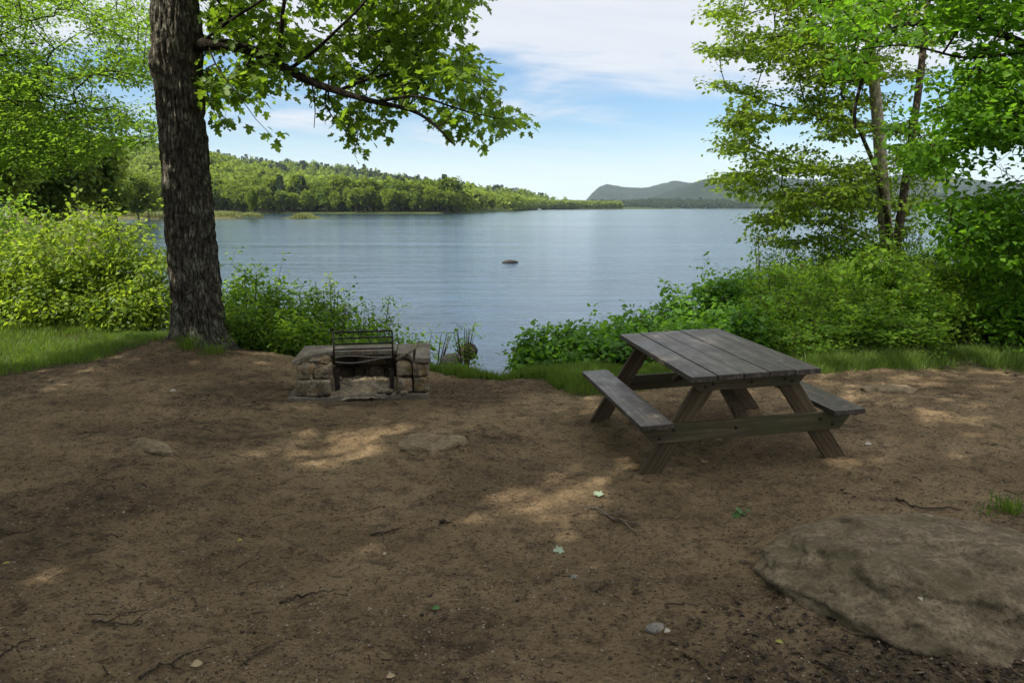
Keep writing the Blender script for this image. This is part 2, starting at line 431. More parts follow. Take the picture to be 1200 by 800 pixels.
def H(x, y, fine=True):
    x = np.asarray(x, float); y = np.asarray(y, float)
    s = shore_dist(x, y)
    edge = s + (fbm(x * .8, y * .8, oct=3, seed=5) - .5) * 0.7 * smooth(200, 30, np.hypot(x, y))
    z = np.where(edge > 0, WATER + (0 - WATER) * smooth(-.15, 1.35, edge), WATER - .05 - np.minimum(-s * .25, 4.0))
    near = smooth(30, 12, np.hypot(x, y - 6))
    land = smooth(0.6, 2.0, s)
    z = z + land * (1 - near) * (np.minimum(np.maximum(s - 4, 0) * .05, 3.0) * smooth(-12, -30, x) + np.minimum(np.maximum(s - 6, 0) * .06, 3) * smooth(12, 25, x))
    z = z + land * (1 - near) * (fbm(x * .12, y * .12, oct=3, seed=9) - .5) * .5
    flat = smooth(2.2, 1.3, np.hypot(x - TAB[0], (y - TAB[1]) * .9))
    tilt = TAB_TILT * np.clip(x - TAB[0], -1.4, 2.6) * smooth(6, 2.4, np.hypot(x - TAB[0] - .6, y - TAB[1]))
    rel = (fbm(x * .55, y * .75, oct=2, seed=3) - .5) * .15 * (1 - flat * .9)
    z = z + land * (tilt + rel)
    z = z + land * .16 * np.exp(-((x + 4.35) ** 2 + (y - 9.35) ** 2) / 1.3)
    z = z + land * .05 * smooth(-3.5, -5.5, x) * smooth(6.0, 8.5, y)
    for bx, by, br, bh in BUMPS:
        q = ((x - bx) ** 2 + ((y - by) * 1.5) ** 2) / br ** 2
        z = z + bh * np.exp(-q)
    if fine:
        a = land * near
        z = z + a * ((fbm(x * 3.1, y * 3.7, oct=3, seed=13) - .5) * .046 * (1 - flat * .5) + (np.abs(fbm(x * 13, y * 17, oct=3, seed=21) - .5)) * .042
                     + (fbm(x * 42, y * 46, oct=2, seed=31) - .5) * .012 - .010 * smooth(.60, .75, vnoise(x * 6.5, y * 8, seed=33)))
    return z
for px, py, br, bh in ((175, 520, .38, .075), (1062, 680, .95, .06), (505, 520, .42, .07), (60, 500, .3, .03), (640, 480, .3, .03), (110, 585, .4, .035), (330, 640, .35, .04)):
    q = on_plane(px, py); BUMPS.append((q[0], q[1] + .05, br, bh))
def ground_at(px, py, dz=0.0):
    p = on_plane(px, py, 0)
    for _ in range(6): p = on_plane(px, py, float(H(p[0:1], p[1:2])[0]))
    p[2] += dz; return p

def graded(lo, hi, step, far_lo, far_hi, g=1.09):
    mid = np.arange(lo, hi + step / 2, step); a = [lo]; s = step
    while a[-1] > far_lo: s *= g; a.append(a[-1] - s)
    b = [mid[-1]]; s = step
    while b[-1] < far_hi: s *= g; b.append(b[-1] + s)
    return np.concatenate([np.array(a[:0:-1]), mid, np.array(b[1:])])
gx = graded(-6.0, 6.2, .018, -6400, 6400, 1.085); gy = graded(1.8, 9.4, .017, -380, 8200, 1.08)
GX, GY = np.meshgrid(gx, gy); GZ = H(GX, GY)
me = grid_mesh('ground', GX, GY, GZ)
# where turf grows and where leaf mould darkens the dirt
sd_ = shore_dist(GX, GY)
def turf(x, y):
    """0 bare dirt .. 1 turf"""
    n = (fbm(x * 1.1, y * 1.1, oct=3, seed=41) - .5)
    edge_y = np.interp(x, [-40, -9, -6.2, -5.0, -4.3, -3.4, -2.4, -1.2, -.6, .1, .6, 1.2, 2.0, 3.4, 4.6, 7, 40],
                          [3.5, 6.4, 7.55, 8.35, 9.5, 9.6, 9.2, 8.5, 7.95, 8.0, 7.5, 7.45, 7.6, 8.3, 8.2, 8.4, 7])
    t = smooth(-.2, .25, y - edge_y + n * .9)
    back = smooth(1.5, -2.5, y) * 0.6
    return np.maximum(t, back)
tf = turf(GX, GY)
a = me.attributes.new('turf', 'FLOAT', 'POINT'); a.data.foreach_set('value', tf.ravel().astype(np.float32))
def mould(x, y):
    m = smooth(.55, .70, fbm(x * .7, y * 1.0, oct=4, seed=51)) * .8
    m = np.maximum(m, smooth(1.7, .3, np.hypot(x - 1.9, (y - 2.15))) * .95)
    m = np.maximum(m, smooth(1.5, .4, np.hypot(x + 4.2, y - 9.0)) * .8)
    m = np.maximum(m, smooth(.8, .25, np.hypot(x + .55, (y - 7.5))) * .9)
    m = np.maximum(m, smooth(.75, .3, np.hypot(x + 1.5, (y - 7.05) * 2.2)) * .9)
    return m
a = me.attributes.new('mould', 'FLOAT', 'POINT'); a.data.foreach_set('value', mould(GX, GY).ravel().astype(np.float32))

m, nt, out = new_mat('dirt')
v = coords(nt)
ta = N(nt, 'ShaderNodeAttribute', attribute_name='turf').outputs['Fac']; ma = N(nt, 'ShaderNodeAttribute', attribute_name='mould').outputs['Fac']
vs = coords(nt, (1, 1.25, 1))
big = noise(nt, vs, .9, 5, .6, .4); mid = noise(nt, vs, 7, 6, .65, .3); fin = noise(nt, v, 60, 5, .7); grain = noise(nt, v, 240, 3, .7)
c = ramp(nt, big, [(.30, (.150, .102, .054)), (.5, (.262, .184, .100)), (.68, (.365, .262, .150))])
c = mix(nt, ramp(nt, mid, [(.35, .75), (.52, 0.0)]), c, (.075, .053, .031))
c = mix(nt, ramp(nt, fin, [(.50, 0.0), (.72, .55)]), c, (.31, .235, .16))
c = mix(nt, ramp(nt, fin, [(.30, .7), (.44, 0.0)]), c, (.066, .046, .030))
c = mix(nt, ramp(nt, grain, [(.60, 0.0), (.72, .5)]), c, (.36, .29, .21))
clod = noise(nt, coords(nt, (1, 1.7, 1)), 34, 7, .72, .5); c = mix(nt, ramp(nt, clod, [(.38, .92), (.47, 0.0)]), c, (.050, .035, .021)); c = mix(nt, ramp(nt, clod, [(.55, 0.0), (.66, .55)]), c, (.36, .27, .175))
vor = N(nt, 'ShaderNodeTexVoronoi'); vor.inputs['Scale'].default_value = 42; L(nt, vs, vor.inputs['Vector']); spk = ramp(nt, vor.outputs['Distance'], [(.06, 1.0), (.16, 0.0)])
spk = math_n(nt, 'MULTIPLY', spk, ramp(nt, noise(nt, v, 9, 4, .6), [(.48, 0.0), (.58, .8)])); c = mix(nt, spk, c, mix(nt, mid, (.030, .022, .015), (.25, .20, .14)))
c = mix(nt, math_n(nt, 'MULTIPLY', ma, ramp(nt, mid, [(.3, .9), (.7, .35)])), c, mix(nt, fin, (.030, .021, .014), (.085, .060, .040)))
c = mix(nt, math_n(nt, 'MULTIPLY', ta, .85), c, mix(nt, mid, (.035, .045, .014), (.085, .085, .035)))
h = math_n(nt, 'ADD', math_n(nt, 'MULTIPLY', clod, .9), math_n(nt, 'ADD', math_n(nt, 'MULTIPLY', fin, .42), math_n(nt, 'MULTIPLY', grain, .16)))
principled(nt, out, c, .95, .12, bump(nt, h, 1.0, .05))
link('ground', me, m, kind='structure')

# ------------------------------------------------------------------ lake
m, nt, out = new_mat('lake_water')
v = coords(nt, (.55, 1.7, 1)); v2 = coords(nt, (.012, .045, 1)); v3 = coords(nt, (.05, .22, 1)); v4 = coords(nt, (.16, .9, 1))
r1 = noise(nt, v, 2.6, 4, .6, .3); r2 = noise(nt, v4, 1.0, 5, .6, .4); patch = noise(nt, v2, 1.0, 4, .6, .6); r3 = noise(nt, v3, 1.0, 4, .55, .3)
calm = ramp(nt, patch, [(.38, .35), (.62, 1.0)])
h = math_n(nt, 'ADD', math_n(nt, 'MULTIPLY', r1, .020), math_n(nt, 'ADD', math_n(nt, 'MULTIPLY', r2, .085), math_n(nt, 'MULTIPLY', r3, .10)))
h = math_n(nt, 'MULTIPLY', h, calm)
p = principled(nt, out, (.012, .028, .048), .11, .5, bump(nt, h, 1.0, 1.0)); p.inputs['IOR'].default_value = 1.333
mb = MB(); mb.add([(-6800, 3, 0), (6800, 3, 0), (6800, 8700, 0), (-6800, 8700, 0)], [[0, 1, 2, 3]])
mb.build('lake', m, None, (0, 0, WATER), kind='structure')

# ------------------------------------------------------------------ far hills
def hill_mat(name, a, b, scale, bd):
    m, nt, out = new_mat(name)
    v = coords(nt); n = noise(nt, v, scale, 5, .65); k = noise(nt, v, scale * .12, 4, .6)
    c = mix(nt, ramp(nt, n, [(.35, 0.0), (.65, 1.0)]), a, b)
    c = mix(nt, ramp(nt, k, [(.4, 0.0), (.6, .5)]), c, tuple(x * .55 for x in a))
    principled(nt, out, c, .95, .05, bump(nt, n, 1.0, bd)); return m
M_floor = hill_mat('forest_floor', (.035, .05, .018), (.06, .08, .025), .08, 3)
def ridge_z(x, y, Yr, prof, tree, sig_f, sig_b):
    px = CX + FPX * x / np.maximum(y, 1)
    pp = np.array(prof, float)
    el = (243.5 - np.interp(px, pp[:, 0], pp[:, 1])) / FPX
    h = np.maximum(el * Yr + CAM_H - tree, 0)
    return h * np.exp(-np.where(y < Yr, ((y - Yr) / sig_f) ** 2, ((y - Yr) / sig_b) ** 2))
PROF_B = [(-200,150),(0,160),(150,166),(250,180),(300,188),(345,189),(380,191),(450,204),(520,213),(600,223),(650,230),(700,236),(735,243),(760,246),(900,250)]
def left_shore(x): return np.interp(x, [-2000,-900,-240,-31,0,30,60,200,260], [430,380,322,335,600,980,1130,1330,1380])
def HB(x, y):
    s = y - left_shore(x)
    z = ridge_z(x, y, 1300, PROF_B, 17, 420, 500)
    px = CX + FPX * x / np.maximum(y, 1)
    z2 = np.interp(px, [0, 200, 260, 350, 430, 520, 600], [44, 40, 36, 20, 11, 3, 0]) * np.exp(-((y - 640) / 170) ** 2)
    z = np.maximum(z, z2) + (fbm(x / 90, y / 90, oct=4, seed=61) - .5) * 14 * smooth(30, 200, s)
    return np.where(s > 0, WATER + .6 + np.maximum(z, 0) * smooth(0, 140, s), WATER - 2 + s * .02 * 0)
X, Y = np.meshgrid(np.linspace(-1300, 300, 130), np.linspace(300, 2000, 130))
link('hill', grid_mesh('hill', X, Y, HB(X, Y)), M_floor, kind='structure')
PROF_C = [(560,250),(672,246),(684,236),(692,227),(700,220),(708,217),(718,219),(735,221),(752,221),(768,218),(785,214),(800,216),(830,219),(900,224),(1000,232),(1100,240),(1200,250)]
PROF_D = [(690,250),(735,244),(748,238),(765,229),(785,222),(800,217),(815,212),(832,209),(860,207),(900,208),(960,214),(1010,211),(1060,205),(1090,205),(1150,214),(1300,225),(1500,238)]
M_mc = hill_mat('mountain_forest', (.010, .019, .013), (.024, .040, .022), .035, 14)
def mountain(Yr, prof, px0, px1, nx, sf, sb, amp, seed):
    ang = np.linspace((px0 - CX) / FPX, (px1 - CX) / FPX, nx); ys = np.linspace(Yr - sf * 1.6, Yr + sb * 1.5, 110)
    A, Y = np.meshgrid(ang, ys); X = A * Y
    base = ridge_z(X, Y, Yr, prof, 6, sf, sb)
    spur = (fbm(X / (sf * .45), Y / (sf * .9), oct=4, seed=seed) - .5) * np.abs(Y - Yr) / sf * .9
    Z = base * (1 + np.clip(spur, -.5, .5)) + (vnoise(X / 13, Y / 40, seed=seed + 3) + vnoise(X / 29, Y / 50, seed=seed + 4)) * amp * smooth(4, 30, base)
    edge = np.minimum(smooth(0, .06, (A - ang[0]) / (ang[-1] - ang[0])), smooth(0, .06, (ang[-1] - A) / (ang[-1] - ang[0])))
    link('mountain', grid_mesh('mountain', X, Y, WATER - 3 + Z * edge), M_mc, kind='structure')
mountain(5200, PROF_C, 600, 1250, 420, 900, 800, 7, 71)
mountain(3600, PROF_D, 700, 1550, 520, 700, 700, 5, 81)
# low land along the far right shore
def right_shore(x): return np.interp(x, [150, 560, 640, 720, 1500], [2100, 2000, 1900, 1350, 1150])
def HE(x, y):
    s = y - right_shore(x)
    return np.where(s > 0, WATER + .8 + np.minimum(s * .05, 24) * (.5 + fbm(x / 160, y / 200, oct=3, seed=91)), WATER - 2)
X, Y = np.meshgrid(np.linspace(230, 1500, 110), np.linspace(1080, 2700, 110))
link('hill', grid_mesh('hill', X, Y, HE(X, Y)), M_floor, kind='structure')

# ------------------------------------------------------------------ the air over the lake
m, nt, out = new_mat('haze')
vp = N(nt, 'ShaderNodeVolumePrincipled'); vp.inputs['Color'].default_value = (.72, .86, 1.0, 1); vp.inputs['Density'].default_value = 0.00005; vp.inputs['Anisotropy'].default_value = 0.2
L(nt, vp.outputs[0], out.inputs['Volume'])
mb = MB(); mb.box((0, 4300, 145), (14400, 9800, 320)); 
HAZE = mb.build('haze', m, None, kind='stuff', label='thin pale blue haze over the lake and far hills')
# ================================================================== picnic table
def wood_mat(name, dark, mid, light, axis, rough=.55, spec=.4, scratch=0.0, green=None):
    m, nt, out = new_mat(name)
    s = [9.0, 9.0, 9.0]; s[axis] = .55
    v = coords(nt, tuple(s)); v2 = coords(nt)
    s2 = [60.0, 60.0, 60.0]; s2[axis] = 1.6
    g = noise(nt, v, 2.2, 6, .65, 1.2); f = noise(nt, coords(nt, tuple(s2)), 1.0, 4, .7); b = noise(nt, v2, 3.2, 5, .6)
    c = ramp(nt, g, [(.3, dark), (.5, mid), (.7, light)])
    c = mix(nt, ramp(nt, f, [(.35, .6), (.55, 0.0)]), c, tuple(x * .45 for x in dark))
    c = mix(nt, ramp(nt, b, [(.45, 0.0), (.7, .6)]), c, tuple(x * .6 for x in mid))
    if green: c = mix(nt, ramp(nt, noise(nt, v2, 1.7, 4, .6), [(.45, 0.0), (.65, .7)]), c, green)
    if scratch:
        k = noise(nt, v2, 16, 6, .75); c = mix(nt, ramp(nt, k, [(.55, 0.0), (.66, scratch)]), c, tuple(x * 1.5 for x in light))
    rr = ramp(nt, b, [(.3, rough - .1), (.7, rough + .14)])
    h = math_n(nt, 'ADD', math_n(nt, 'MULTIPLY', g, .6), math_n(nt, 'MULTIPLY', f, .5))
    principled(nt, out, c, rr, spec, bump(nt, h, .5, .006)); return m
W_top = wood_mat('weathered_wood', (.022, .019, .018), (.054, .043, .034), (.135, .114, .094), 1, .48, .38, .6)
W_beam = wood_mat('beam_wood', (.050, .038, .022), (.080, .062, .036), (.130, .102, .062), 0, .75, .22, 0, (.060, .062, .028))
W_leg = wood_mat('leg_wood', (.040, .028, .016), (.092, .065, .038), (.155, .115, .070), 2, .8, .2)
M_bolt = new_mat('bolt_steel'); principled(M_bolt[1], M_bolt[2], (.035, .03, .028), .55, .5, None, .7); M_bolt = M_bolt[0]
tz = float(H(TAB[0:1], TAB[1:2], False)[0])
T = empty('picnic_table', (TAB[0], TAB[1], tz - .004), 0, label='weathered dark brown wooden picnic table with attached benches on the dirt', cat='picnic table')
T.rotation_euler = (0, -TAB_TILT, .14)
tw, tl, th_ = .955, 1.75, .756
mb = MB(); bw = (tw - 4 * .007) / 5
for i in range(5):
    x = -tw / 2 + bw / 2 + i * (bw + .007)
    e0, e1 = rng.normal(0, .004, 2); dz = (-.002, .0015, 0, .002, -.001)[i]
    mb.box((x, (e0 + e1) / 2, th_ - .02 + dz), (bw, tl + e1 - e0, .04))
me = mb.mesh('tabletop', .005, 2); link('tabletop', me, W_top, T)
for s in (-1, 1):
    mb = MB(); mb.box((s * (.60 + .121), 0, .43 - .02), (.242, tl - .01, .04))
    link('bench_seat', mb.mesh('bench_seat', .006, 2), W_top, T)
for s in (-1, 1):
    for e in (-1, 1):
        foot = np.array([s * .735, e * .700, 0.0]); top = np.array([s * .262, e * .700, .714])
        d = top - foot; ln = np.linalg.norm(d); a = math.atan2(d[0], d[2])
        # board sawn level at the ground and under the top
        hw = .07; sh = hw * math.tan(a)
        mb = MB(); mb.prism([(-hw, -sh * 1.0), (hw, sh * 1.0), (hw, ln + sh), (-hw, ln - sh)], 1, -.019, .019)
        V = mb.V[0]
        o = link('leg', mb.mesh('leg', .004, 2), W_leg, T); o.location = foot; o.rotation_euler = (0, a, 0)
for e in (-1, 1):
    mb = MB(); y = e * .740
    mb.prism([(-.80, .389), (.80, .389), (.80, .352), (.715, .252), (-.715, .252), (-.80, .352)], 1, y - .0195, y + .0195)
    sb = link('seat_beam', mb.mesh('seat_beam', .004, 2), W_beam, T)
    for bx, bz in ((-.56, .345), (-.665, .295), (.56, .345), (.66, .295), (-.09, .33)):
        mb2 = MB(); mb2.tube([(bx, y + e * .018, bz), (bx, y + e * .028, bz), (bx, y + e * .031, bz)], [.013, .012, .006], 12)
        mb2.build('bolt', M_bolt, sb, smooth_shade=False)
    mb = MB(); mb.prism([(-.445, .7145), (.445, .7145), (.445, .69), (.375, .615), (-.375, .615), (-.445, .69)], 1, y - .0195, y + .0195)
    tb = link('top_beam', mb.mesh('top_beam', .004, 2), W_beam, T)
    for bx, bz in ((-.27, .665), (-.33, .645), (.27, .665), (.33, .645), (0.02, .66)):
        mb2 = MB(); mb2.tube([(bx, y + e * .018, bz), (bx, y + e * .028, bz), (bx, y + e * .031, bz)], [.011, .010, .005], 10)
        mb2.build('bolt', M_bolt, tb)
    mb = MB(); mb.bar((0.0, e * .70, .335), (0.0, e * .085, .664), .088, .038, up=(0, e * .5, .8))
    link('brace', mb.mesh('brace', .004, 2), W_leg, T)
mb = MB(); mb.box((0, 0, .6925), (.80, .04, .044)); 
link('centre_cleat', mb.mesh('centre_cleat', .004, 2), W_beam, T)

# ================================================================== stones
def stone_mat(name, dark, mid, light, moss=None, rust=None, sc=1.0, soot=None):
    m, nt, out = new_mat(name)
    v = coords(nt); a = noise(nt, v, 5 * sc, 7, .68, .4); b = noise(nt, v, 28 * sc, 5, .7); g = noise(nt, v, 130 * sc, 3, .6)
    c = ramp(nt, a, [(.32, dark), (.5, mid), (.68, light)])
    c = mix(nt, ramp(nt, b, [(.35, .75), (.5, 0.0)]), c, tuple(x * .7 for x in dark))
    c = mix(nt, ramp(nt, b, [(.58, 0.0), (.72, .5)]), c, light)
    c = mix(nt, ramp(nt, g, [(.6, 0.0), (.75, .45)]), c, tuple(min(1, x * 1.4) for x in light))
    if rust: c = mix(nt, ramp(nt, noise(nt, v, 3.3 * sc, 5, .65, 1), [(.50, 0.0), (.66, .75)]), c, rust)
    if moss: c = mix(nt, ramp(nt, noise(nt, v, 2.6 * sc, 6, .7), [(.47, 0.0), (.62, .8)]), c, moss)
    if soot: c = mix(nt, ramp(nt, noise(nt, v, 2.2 * sc, 4, .6), [(.40, 0.0), (.6, .9)]), c, soot)
    h = math_n(nt, 'ADD', a, math_n(nt, 'ADD', math_n(nt, 'MULTIPLY', b, .5), math_n(nt, 'MULTIPLY', g, .15)))
    principled(nt, out, c, .93, .15, bump(nt, h, .9, .02)); return m
S_block = stone_mat('cut_granite', (.080, .060, .040), (.235, .190, .130), (.42, .36, .26), (.050, .038, .025), (.25, .15, .06), 2.4)
S_cap = stone_mat('cement_slab', (.09, .076, .060), (.165, .142, .113), (.25, .22, .18), (.085, .066, .045), None, 1.2)
S_soot = stone_mat('sooty_stone', (.045, .033, .022), (.105, .075, .046), (.19, .135, .08), None, None, 1.4, (.010, .008, .007))
S_boulder = stone_mat('boulder_rock', (.055, .042, .026), (.140, .108, .069), (.26, .205, .140), (.085, .068, .038), None, 1.7)
S_dust = stone_mat('dusty_stone', (.095, .070, .042), (.175, .131, .080), (.26, .20, .13), None, None, 2.0)
S_grey = stone_mat('field_stone', (.12, .11, .095), (.21, .195, .165), (.31, .29, .25), None, None, 2.0)
S_wet = stone_mat('wet_rock', (.012, .011, .010), (.03, .027, .023), (.06, .054, .045), None, None, 2.0)

def rough_box(c, size, seed, amp=.012, rnd=.03, cuts=9, scale=9.0, taper=0.0):
    """a worn block: a finely cut box, corners rounded, faces pitted"""
    bm = bmesh.new(); bmesh.ops.create_cube(bm, size=2.0)
    bmesh.ops.subdivide_edges(bm, edges=bm.edges[:], cuts=cuts, use_grid_fill=True)
    V = np.array([v.co[:] for v in bm.verts]); h = np.asarray(size, float) / 2
    inner = np.maximum(h - rnd, h * .2)
    P = V * h; q = np.clip(P, -inner, inner); d = P - q; ln = np.linalg.norm(d, axis=1)
    k = np.where(ln > 1e-9, np.minimum(1, rnd / np.maximum(ln, 1e-9)), 1)
    P = q + d * k[:, None]
    n = unit(P / h)
    dd = (fbm(*(P.T * scale + seed * 7.7), oct=4, seed=seed) - .5) * 2 * amp - np.maximum(0, fbm(*(P.T * scale * .55 + seed * 3.1), oct=3, seed=seed + 9) - .58) * amp * 9
    P = P + n * dd[:, None]
    if taper: P[:, 0] *= 1 - taper * (P[:, 2] / size[2]); P[:, 1] *= 1 - taper * (P[:, 2] / size[2])
    for v, p in zip(bm.verts, P): v.co = p + np.asarray(c)
    me = bpy.data.meshes.new('stone'); bmesh.ops.recalc_face_normals(bm, faces=bm.faces); bm.to_mesh(me); bm.free()
    for p in me.polygons: p.use_smooth = True
    return me
def rock_mesh(rx, ry, rz, seed, amp=.18, scale=1.4, sub=5, sharp=0.0, base=-1.0, fine=.03, skirt=.0):
    bm = bmesh.new(); bmesh.ops.create_icosphere(bm, subdivisions=sub, radius=1)
    V = np.array([v.co[:] for v in bm.verts])
    n = fbm(*(V.T * scale + seed * 5.3), oct=3, seed=seed) - .5
    f = fbm(*(V.T * scale * 5 + seed), oct=4, seed=seed + 3) - .5
    facet = np.abs(fbm(*(V.T * scale * 1.3 - seed), oct=2, seed=seed + 7) - .5)
    r = 1 + amp * 2 * n + fine * 2 * f - sharp * facet
    P = V * r[:, None]; P[:, 2] = np.maximum(P[:, 2], base); P[:, :2] *= (1 + skirt * smooth(.55, -.1, V[:, 2]) * np.minimum(2.2, 1 / np.maximum(.45, np.hypot(V[:, 0], V[:, 1]))))[:, None] if skirt else 1
    P = P * np.array([rx, ry, rz])
    for v, p in zip(bm.verts, P): v.co = p
    me = bpy.data.meshes.new('rock'); bm.to_mesh(me); bm.free()
    for p in me.polygons: p.use_smooth = True
    return me

# ---- fireplace
FX, FY, FROT = -1.50, 7.1, .13
fz = float(H(np.array([FX]), np.array([FY + .3]), False)[0]) - .015
F = empty('stone_fireplace', (FX, FY, fz), FROT, label='low crumbling stone fireplace with an iron grate standing upright in its opening', cat='fireplace')
mb = MB()
edge = [(-.745, -.02), (-.5, -.035), (-.28, -.03), (-.14, .02), (.02, .035), (.16, -.01), (.42, -.035), (.66, -.03)]
mb.prism(edge + [(.68, .86), (-.72, .86)], 2, 0.0, .065)
bmx = mb.mesh('base_slab', .008, 2); link('base_slab', bmx, S_cap, F)
def blk(name, x0, x1, y0, y1, z0, z1, seed, mat, amp=.012, rnd=.028, **k):
    me = rough_box(((x0 + x1) / 2, (y0 + y1) / 2, (z0 + z1) / 2), (x1 - x0, y1 - y0, z1 - z0), seed, amp, rnd, **k)
    return link(name, me, mat, F)
# left side wall
blk('wall_block', -.672, -.325, .03, .36, .068, .222, 1, S_block, .012, .022, cuts=15)
blk('wall_block', -.655, -.49, .06, .38, .224, .372, 2, S_block, .035, .03, cuts=19, scale=14)
blk('wall_block', -.50, -.335, .09, .40, .222, .345, 12, S_block, .04, .03, cuts=19, scale=14)
blk('wall_block', -.56, -.36, .20, .44, .345, .395, 13, S_block, .03, .03, cuts=15, scale=16)
blk('wall_block', -.672, -.36, .365, .80, .068, .225, 3, S_block)
blk('wall_block', -.672, -.36, .385, .80, .228, .372, 4, S_block)
# right side wall
blk('wall_block', .338, .494, .03, .34, .068, .220, 5, S_block, .009, .018)
blk('wall_block', .502, .668, .03, .40, .068, .224, 6, S_block, .009, .018)
blk('wall_block', .335, .492, .10, .42, .226, .350, 7, S_block, .022, .025, cuts=15, scale=12)
blk('wall_block', .498, .668, .035, .42, .229, .372, 8, S_block, .014, .022)
blk('wall_block', .36, .668, .425, .80, .068, .372, 9, S_block)
# back of the hearth
for i, (a, b) in enumerate(((-.355, -.15), (-.146, .02), (.024, .19), (.194, .355))):
    blk('hearth_brick', a, b, .60, .78, .07, .235, 20 + i, S_soot, .008, .014)
    blk('hearth_brick', a + .03, min(b + .03, .355), .59, .78, .238, .372, 30 + i, S_soot, .008, .014)
# caps: left one broken away at its front, middle bar, right one in two
def cap(poly, z0, z1, seed):
    mb = MB(); mb.prism(poly, 2, z0, z1); me = mb.mesh('cap_slab', .007, 2)
    link('cap_slab', me, S_cap, F)
cap([(-.69, .05), (-.64, .10), (-.625, .20), (-.56, .27), (-.53, .37), (-.46, .41), (-.41, .47), (-.345, .49), (-.345, .86), (-.68, .86)], .376, .428, 1)
cap([(-.342, .50), (-.1, .49), (.1, .495), (.332, .485), (.332, .86), (-.342, .86)], .378, .425, 2)
cap([(.336, .34), (.38, .30), (.44, .29), (.475, .21), (.50, .045), (.515, .86), (.336, .86)], .376, .424, 3)
cap([(.525, .03), (.685, .02), (.69, .86), (.54, .86)], .3765, .430, 4)
M_iron = new_mat('black_iron')
vv = coords(M_iron[1]); cc = ramp(M_iron[1], noise(M_iron[1], vv, 22, 4, .6), [(.4, (.012, .011, .011)), (.7, (.045, .028, .018))])
principled(M_iron[1], M_iron[2], cc, .6, .4, None, .5); M_iron = M_iron[0]
M_bare = new_mat('worn_steel'); principled(M_bare[1], M_bare[2], (.16, .14, .125), .5, .5, None, .55); M_bare = M_bare[0]
for s, x in ((-1, -.272), (1, .285)):
    mb = MB(); mb.box((x, .14, .18), (.042, .007, .235)); mb.box((x - s * .0225, .165, .18), (.006, .055, .235))
    mb.build('angle_iron', M_iron, F, bevel=.001)
gr = empty('grill_grate', (0, .20, .365), 0); gr.parent = F; gr.rotation_euler = (-.06, 0, 0)
mb = MB(); xl, xr = -.295, .298
mb.tube([(xl, 0, -.02), (xl, 0, .315)], .010, 8); mb.tube([(xr, 0, -.02), (xr, 0, .315)], .010, 8)
mb.tube([(xl, 0, .315), (xr, 0, .318)], .010, 8)
g = mb.build('grate_frame', M_iron, gr, smooth_shade=True)
for z in (.25, .19, .135):
    mb = MB(); mb.tube([(xl, 0, z), (0, .002, z + .002), (xr, 0, z + .004)], .0085, 8); mb.build('grate_bar', M_iron, gr, smooth_shade=True)
tt = np.linspace(0, 1, 14)
for dz, am, ph, mat in ((.050, .016, 0.3, M_bare), (.008, -.016, -.2, M_bare)):
    P = np.stack([xl + (xr - xl) * tt, -.02 * np.sin(tt * 5), dz + am * np.sin(tt * 5.4 + ph) + .014 * tt], 1)
    mb = MB(); mb.tube(P, .0055, 8); mb.build('grate_bar', mat, gr, smooth_shade=True)
for k in range(16):
    q = np.random.default_rng(600 + k); x_, y_ = q.uniform(-.62, .62), q.uniform(-.02, .10) if k % 2 else q.uniform(.0, .5); s_ = q.uniform(.018, .05)
    if abs(x_) > .30 and y_ > .03: y_ = q.uniform(-.02, .02)
    me = rock_mesh(s_, s_ * .8, s_ * .6, 620 + k, .25, 1.6, 2, .4, -.9, .1)
    link('rubble_stone', me, S_block if k % 3 else S_soot, F, (x_, y_, .075 + s_ * .2 + (.06 if y_ > .2 else 0)))
# ash and grit heaped on the hearth
ax, ay = np.meshgrid(np.linspace(-.42, .40, 130), np.linspace(-.03, .60, 110))
az = .074 + .055 * np.exp(-((ax - .0) / .27) ** 2 - ((ay - .36) / .24) ** 2) * (1 + 1.6 * (fbm(ax * 11, ay * 11, oct=4, seed=71) - .5)) \
    + .025 * smooth(.05, .5, ay) + (fbm(ax * 26, ay * 26, oct=3, seed=72) - .5) * .036 - .05 * smooth(.30, .42, np.abs(ax)) * (ay < .35) - .04 * smooth(.12, -.03, ay)
az += .045 * np.exp(-((ax - .06) / .08) ** 2 - ((ay - .40) / .05) ** 2) * (fbm(ax * 30, ay * 30, oct=2, seed=73))
S_ash = stone_mat('ash_grit', (.085, .066, .047), (.185, .15, .108), (.36, .31, .235), None, (.25, .19, .10), 3.0)
link('ash_heap', grid_mesh('ash_heap', ax, ay, az), S_ash, None, (FX, FY, fz), kind='stuff', label='grey brown ash and grit heaped on the hearth').rotation_euler = (0, 0, FROT)

# ---- boulder and loose stones
def place_rock(name, px, py, rx, ry, rz, seed, mat, label, cat, rot=0, sink=.3, amp=.18, scale=1.4, sub=4, sharp=.25, z=None, group=None, fine=.03):
    p = ground_at(px, py) if z is None else on_plane(px, py, z)
    o = link(name, rock_mesh(rx, ry, rz, seed, amp, scale, sub, sharp, -.9, fine), mat, None, (p[0], p[1] + ry * .3, p[2] + rz * (1 - 2 * sink) * .5))
    o.rotation_euler = (0, 0, rot); return tag(o, label, cat, group)
bp = ground_at(1062, 692)
o = link('boulder', rock_mesh(.80, .70, .29, 18, .20, 1.5, 6, .30, -.9, .06, .16), S_boulder, None, (bp[0] + .29, bp[1] + .19, bp[2] - .08))
o.rotation_euler = (R(-2), R(3), R(14)); tag(o, 'big smooth grey green boulder half sunk in the dirt', 'boulder')
place_rock('flat_stone', 172, 523, .33, .10, .06, 32, S_dust, 'long flat brown stone showing through the dirt left of the fireplace', 'stone', -.5, .74, .28, sharp=.5)
